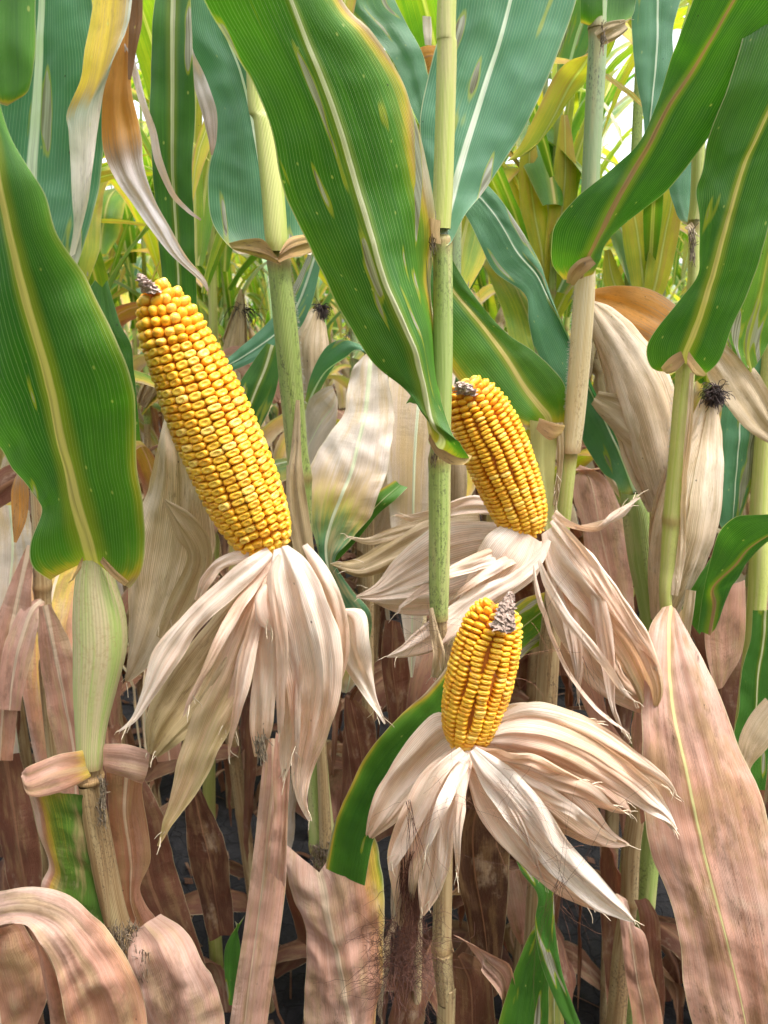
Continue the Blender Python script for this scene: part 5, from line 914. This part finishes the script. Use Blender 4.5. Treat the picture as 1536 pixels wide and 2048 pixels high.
strip(E1, [(540, 1205, 20, .470, 0, .80), (535, 1290, 48, .468, .002, .84), (528, 1380, 50, .468, .002, .86), (522, 1450, 44, .469, .002, .76), (520, 1512, 22, .47, 0, .6)], 'husk', nU=10)
strip(E1, [(580, 1190, 60, .476, .004, .78), (590, 1290, 70, .472, .004, .72), (585, 1400, 60, .472, .004, .74), (575, 1500, 30, .474, .002, .8), (568, 1560, 6, .475, 0, .8)], 'husk', nU=10)
strip(E1, [(562, 1096, 30, .474, .0, .94), (580, 1140, 84, .464, .004, .98), (600, 1210, 116, .458, .006, .96), (622, 1290, 124, .456, .006, .92), (632, 1370, 110, .457, .006, .80), (622, 1450, 84, .460, .004, .70), (604, 1540, 44, .462, .002, .72), (606, 1600, 24, .463, .001, .8), (620, 1640, 6, .464, 0, .9)], 'husk', nU=22, folds=.0016, label='broad white front husk')
strip(E1, [(560, 1110, 10, .458, 0, .85), (545, 1150, 26, .453, .002, .80), (556, 1220, 30, .449, .002, .78), (566, 1300, 24, .448, .002, .80), (562, 1400, 20, .45, .002, .8), (560, 1470, 8, .455, 0, .8)], 'husk', nU=8)
strip(E1, [(610, 1090, 12, .470, 0, .9), (640, 1140, 30, .46, .002, .86), (672, 1210, 34, .455, .003, .8), (684, 1290, 30, .455, .003, .75), (668, 1370, 24, .458, .002, .7), (640, 1450, 14, .46, .001, .7), (612, 1560, 6, .463, 0, .7)], 'husk', nU=8)
strip(E1, [(665, 1230, 24, .474, 0, .9), (695, 1240, 76, .472, .003, .94), (708, 1300, 72, .470, .003, .90), (724, 1350, 44, .470, .002, .84), (745, 1400, 20, .470, .001, .9), (770, 1448, 3, .47, 0, .9)], 'husk', nU=12, label='husk flap pointing down right')
strip(E1, [(536, 1170, 18, .468, 0, .8), (528, 1200, 40, .462, .002, .86), (535, 1235, 30, .46, .001, .8), (548, 1262, 10, .46, 0, .8)], 'husk', nU=8, folds=.003)
frayed(E1, 522, 1490, .466, 26, 44, 41, n=16, name='husk_stub')

E2 = ear_thing('peeled yellow ear right of the central stalk, husks spread sideways behind the stalk', 1050, 1068, .68)
ear(E2, [(1054, 1070, 22, .672), (1050, 1056, 40, .672), (1042, 1030, 53, .672), (1026, 985, 61, .672), (1000, 920, 67, .672), (972, 855, 66, .672), (950, 812, 58, .672), (935, 782, 44, .672), (926, 764, 22, .672)], 16, 37, 'disc', hk=.0070, seed=9, twist=-.4, tip_frac=.16)
cob_tip(E2, [(934, 788, 17, .652), (929, 777, 16, .644), (925, 769, 12, .640), (922, 764, 5, .640)], 6, COBL)
strip(E2, [(1050, 1080, 60, .695, 0, .86), (985, 1100, 120, .70, .004, .88), (900, 1125, 160, .70, .004, .90), (820, 1160, 110, .70, .004, .84), (760, 1186, 44, .70, .002, .8), (712, 1194, 4, .70, 0, .7)], 'husk', nU=22, folds=.0016, label='broad pale husk spread left behind the central stalk')
strip(E2, [(1000, 1110, 30, .705, 0, .8), (930, 1170, 60, .71, .003, .8), (860, 1210, 40, .71, .002, .8), (800, 1216, 20, .71, 0, .84), (742, 1200, 4, .71, 0, .8)], 'husk', nU=10)
strip(E2, [(960, 1050, 40, .715, 0, .6), (870, 1070, 70, .715, .003, .62), (790, 1105, 60, .715, .003, .58), (720, 1135, 40, .715, .002, .56), (664, 1128, 6, .715, 0, .5)], 'oldhusk', nU=12)
strip(E2, [(960, 1040, 30, .72, 0, .6), (860, 1052, 32, .72, .002, .66), (780, 1070, 26, .72, .002, .7), (735, 1082, 14, .72, 0, .7), (692, 1072, 3, .72, 0, .7)], 'oldhusk', nU=8)
strip(E2, [(1010, 1020, 20, .73, 0, .9), (950, 1010, 40, .73, .002, .9), (890, 1025, 34, .73, .002, .86), (830, 1035, 16, .73, 0, .8), (790, 1030, 4, .73, 0, .8)], 'husk', nU=8)
strip(E2, [(1052, 1066, 84, .655, .006, .90), (1024, 1110, 130, .648, .006, .92), (985, 1160, 100, .65, .005, .86), (945, 1205, 60, .655, .004, .82), (930, 1230, 30, .66, 0, .8)], 'husk', nU=20, folds=.0016, label='pinkish white husk below the ear butt')
strip(E2, [(1098, 1080, 10, .645, 0, .98), (1075, 1120, 26, .64, .002, .98), (1030, 1158, 30, .637, .003, .98), (960, 1196, 44, .634, .003, .92), (900, 1246, 56, .632, .003, .90), (850, 1280, 56, .632, .003, .84), (808, 1302, 26, .632, .002, .86), (774, 1313, 3, .632, 0, .9)], 'husk', nU=12, label='long white husk strip sloping down left')
strip(E2, [(1095, 1060, 30, .655, 0, .9), (1130, 1110, 84, .645, .004, .94), (1170, 1160, 90, .64, .004, .90), (1215, 1220, 84, .64, .004, .80), (1262, 1290, 84, .642, .004, .68), (1296, 1370, 60, .644, .003, .55), (1300, 1440, 10, .646, 0, .4)], 'husk', nU=18, folds=.0022, label='broad husk hanging right')
strip(E2, [(1110, 1120, 30, .668, 0, .8), (1140, 1200, 100, .662, .004, .84), (1180, 1290, 90, .66, .004, .76), (1220, 1360, 64, .66, .004, .70), (1270, 1400, 40, .66, .003, .74), (1320, 1425, 18, .66, .001, .8), (1356, 1446, 3, .66, 0, .8)], 'husk', nU=16, folds=.0020)
strip(E2, [(1105, 1040, 16, .65, 0, .85), (1150, 1090, 24, .636, .002, .82), (1200, 1160, 30, .63, .002, .78), (1250, 1240, 26, .63, .002, .74), (1300, 1310, 16, .632, .001, .78), (1314, 1340, 8, .634, 0, .8)], 'husk', nU=8)
strip(E2, [(1190, 1170, 24, .634, 0, .84), (1206, 1250, 36, .63, .002, .82), (1216, 1330, 28, .63, .002, .80), (1222, 1400, 12, .632, .001, .86), (1240, 1450, 8, .634, .002, .9), (1262, 1486, 3, .636, 0, .9)], 'husk', nU=8)
strip(E2, [(1078, 1120, 6, .62, 0, .96), (1092, 1160, 16, .612, .001, .98), (1130, 1230, 18, .608, .001, .98), (1180, 1290, 20, .606, .001, .96), (1220, 1340, 18, .606, .001, .9), (1245, 1380, 10, .608, 0, .85), (1268, 1402, 3, .61, 0, .8)], 'husk', nU=5, folds=.0004)
strip(E2, [(1068, 1130, 4, .62, 0, .9), (1078, 1190, 9, .612, .0005, .92), (1104, 1270, 8, .608, .0005, .88), (1140, 1350, 8, .606, .0005, .8), (1195, 1420, 7, .606, .0005, .8), (1258, 1468, 3, .608, 0, .8)], 'husk', nU=4, folds=.0003)
strip(E2, [(1108, 1028, 20, .655, 0, .8), (1140, 1048, 14, .645, .003, .7), (1190, 1056, 12, .64, .002, .66), (1230, 1030, 14, .638, .002, .7), (1280, 995, 3, .638, 0, .7)], 'husk', nU=6)
strip(E2, [(1150, 1055, 6, .642, 0, .9), (1200, 1046, 12, .64, .001, .95), (1245, 1028, 12, .64, .001, .95), (1276, 990, 3, .64, 0, .9)], 'husk', nU=5)

E3 = ear_thing('lowest peeled ear, short upright yellow cob with bare dark cob tip and fanned husks', 935, 1492, .50)
ear(E3, [(930, 1492, 18, .505), (931, 1482, 36, .505), (936, 1455, 54, .505), (948, 1400, 65, .505), (962, 1340, 68, .505), (976, 1285, 65, .506), (986, 1248, 56, .507), (993, 1225, 46, .508), (998, 1212, 34, .509)], 14, 30, 'disc', hk=.0066, seed=21, twist=.3, tip_frac=.12)
cob_tip(E3, [(1006, 1256, 22, .480), (1009, 1240, 19, .482), (1013, 1220, 14, .487), (1017, 1202, 11, .490), (1021, 1184, 4, .492)], 9)
strip(E3, [(928, 1484, 50, .50, 0, .90), (895, 1480, 110, .515, .004, .92), (850, 1520, 100, .52, .004, .84), (800, 1580, 84, .523, .004, .80), (765, 1630, 60, .526, .003, .72), (738, 1672, 16, .53, 0, .6)], 'husk', nU=18, folds=.0018, label='pale husk spreading down left')
strip(E3, [(925, 1500, 30, .495, 0, .80), (880, 1560, 76, .49, .003, .86), (840, 1640, 84, .488, .004, .82), (812, 1720, 76, .488, .004, .70), (806, 1790, 40, .49, .003, .60), (800, 1850, 8, .49, 0, .55)], 'husk', nU=16, folds=.0022)
strip(E3, [(930, 1505, 24, .485, 0, .92), (905, 1560, 60, .480, .003, .94), (880, 1640, 62, .478, .004, .88), (870, 1720, 64, .478, .004, .84), (856, 1790, 40, .48, .003, .74), (845, 1830, 8, .48, 0, .6)], 'husk', nU=14, folds=.0020)
strip(E3, [(925, 1500, 16, .48, 0, .9), (878, 1545, 30, .474, .002, .84), (838, 1620, 34, .472, .003, .86), (800, 1700, 30, .474, .003, .84), (780, 1740, 8, .476, 0, .8)], 'husk', nU=8)
strip(E3, [(945, 1500, 20, .478, 0, .95), (985, 1545, 60, .466, .003, .98), (1040, 1610, 78, .458, .003, .96), (1095, 1680, 66, .452, .003, .98), (1150, 1745, 54, .449, .003, .97), (1205, 1795, 44, .448, .002, .93), (1245, 1825, 26, .448, .001, .96), (1268, 1842, 4, .448, 0, .9)], 'husk', nU=16, folds=.0012, label='long white husk pointing down right')
strip(E3, [(935, 1520, 16, .484, 0, .7), (975, 1600, 50, .474, .003, .72), (1040, 1690, 50, .466, .003, .80), (1110, 1765, 34, .462, .002, .74), (1160, 1800, 20, .46, .001, .7), (1215, 1826, 6, .46, 0, .8)], 'husk', nU=12)
strip(E3, [(955, 1505, 26, .50, 0, .72), (1020, 1545, 80, .50, .004, .80), (1090, 1590, 100, .50, .004, .74), (1160, 1640, 84, .50, .004, .70), (1210, 1675, 46, .50, .002, .76), (1258, 1690, 5, .50, 0, .8)], 'husk', nU=16, folds=.0016, label='cream husk lying under the pink ones at right')
strip(E3, [(960, 1495, 26, .50, 0, .80), (1040, 1510, 80, .502, .003, .84), (1120, 1540, 96, .505, .004, .74), (1200, 1580, 70, .508, .004, .72), (1240, 1610, 34, .51, .002, .7), (1262, 1626, 4, .51, 0, .7)], 'husk', nU=16, folds=.0020)
strip(E3, [(970, 1480, 20, .496, 0, .9), (1040, 1470, 70, .493, .003, .80), (1120, 1490, 80, .49, .004, .70), (1200, 1530, 80, .488, .004, .72), (1280, 1580, 56, .487, .003, .80), (1330, 1630, 26, .487, .002, .92), (1354, 1660, 4, .487, 0, .9)], 'husk', nU=16, folds=.0022)
strip(E3, [(985, 1450, 20, .50, 0, .88), (1060, 1440, 64, .50, .003, .84), (1150, 1460, 60, .50, .003, .66), (1240, 1510, 50, .498, .003, .72), (1320, 1560, 24, .497, .002, .8), (1356, 1594, 3, .497, 0, .8)], 'husk', nU=14, folds=.0016)
strip(E3, [(1000, 1420, 20, .515, 0, .96), (1050, 1420, 34, .512, .002, .96), (1120, 1432, 26, .51, .002, .84), (1170, 1442, 16, .51, .001, .74), (1208, 1446, 3, .51, 0, .7)], 'husk', nU=8)
def extra_husks(root, x, y, Y, specs, seed, mat='husk'):
    rr = random.Random(seed)
    for ang, L, wd, age in specs:
        a = R(ang + rr.uniform(-4, 4)); rows = []; bend = rr.uniform(-.35, .35); n = 6
        px, py = x, y
        for k in range(n + 1):
            t = k / n; w_ = wd * math.sin(min(1, t * .9 + .14) * math.pi) ** .8 + 2
            rows.append((px, py, w_, Y - .035 * math.sin(t * 2.2), .003 if wd > 20 else .001, age + rr.uniform(-.08, .08)))
            px += math.cos(a) * L / n; py += math.sin(a) * L / n; a += bend / n + (.10 if math.cos(a) > 0 else -.10) / 1.5
        strip(root, rows, mat, nU=6, folds=.0012)
extra_husks(E1, 545, 1120, .492, [(124, 360, 20, .7), (104, 400, 24, .75), (72, 440, 18, .8)], 5)
extra_husks(E2, 1085, 1090, .672, [(60, 330, 26, .8), (50, 300, 22, .7), (68, 300, 14, .9), (172, 330, 26, .8), (165, 280, 20, .9), (158, 220, 22, .75)], 6)
extra_husks(E3, 945, 1500, .490, [(20, 330, 34, .75), (30, 340, 30, .85), (8, 250, 22, .7), (40, 300, 24, .9), (105, 260, 20, .8), (122, 240, 26, .9), (55, 300, 12, .85)], 7)
# silks
rr = random.Random(77)
c0 = P(806, 1905, .50); ps = []
for _ in range(430):
    p = c0 + Vector((rr.gauss(0, .011), rr.gauss(0, .008), rr.gauss(0, .016))); ps.append(hair_path(p, Vector((rr.gauss(0, 1), rr.gauss(0, 1), rr.gauss(-.3, 1))), rr.uniform(.02, .05), 9, 1.2, .12))
for _ in range(120):
    p = P(rr.uniform(800, 838), rr.uniform(1700, 1760), .485); ps.append(hair_path(p, Vector((rr.gauss(-.05, .12), 0, -1)), rr.uniform(.04, .08), 12, .25, .3))
for _ in range(9):
    p = P(rr.uniform(808, 826), rr.uniform(1560, 1640), .462); ps.append(hair_path(p, Vector((.22 + rr.gauss(0, .1), 0, -1)), rr.uniform(.05, .10), 14, .22, .12))
tubes('silk', E3, ps, SILK, .00022, 'stuff', 3)
ps = []
for _ in range(46):
    x, y = rr.choice([(1000, 1600), (880, 1620), (1110, 1760), (960, 1330), (1010, 1560), (900, 1560), (850, 1600), (1130, 1260), (1000, 1300)]); x += rr.gauss(0, 40); y += rr.gauss(0, 34)
    ps.append(hair_path(P(x, y, .445), Vector((rr.gauss(0, 1), .1, rr.gauss(0, 1))), rr.uniform(.02, .07), 12, .55, .05))
tubes('loose_silk', E3, ps, SILKL, .00013, 'stuff', 3)
ps = []
for _ in range(26):
    ps.append(hair_path(P(1118 + rr.gauss(0, 6), 1770 + rr.gauss(0, 16), .443), Vector((rr.gauss(-.2, .5), 0, -1 if rr.random() < .7 else 1)), rr.uniform(.03, .11), 12, .3, .05))
for _ in range(8): ps.append(hair_path(P(1165, 1320 + rr.gauss(0, 20), .60), Vector((.5, 0, -1)), .05, 12, .5, .1))
tubes('loose_silk', E3, ps, SILK, .00013, 'stuff', 3)
ps = [hair_path(P(rr.uniform(830, 900), rr.uniform(1240, 1300), .60), Vector((rr.gauss(0, 1), 0, rr.gauss(0, .6))), rr.uniform(.02, .06), 12, .7, .05) for _ in range(26)]
tubes('loose_silk', E2, ps, SILK, .00013, 'stuff', 3)
for par, ps in FRAY.values(): tubes('frayed_fibre', par, ps, FIB, .0004, 'stuff', 3)
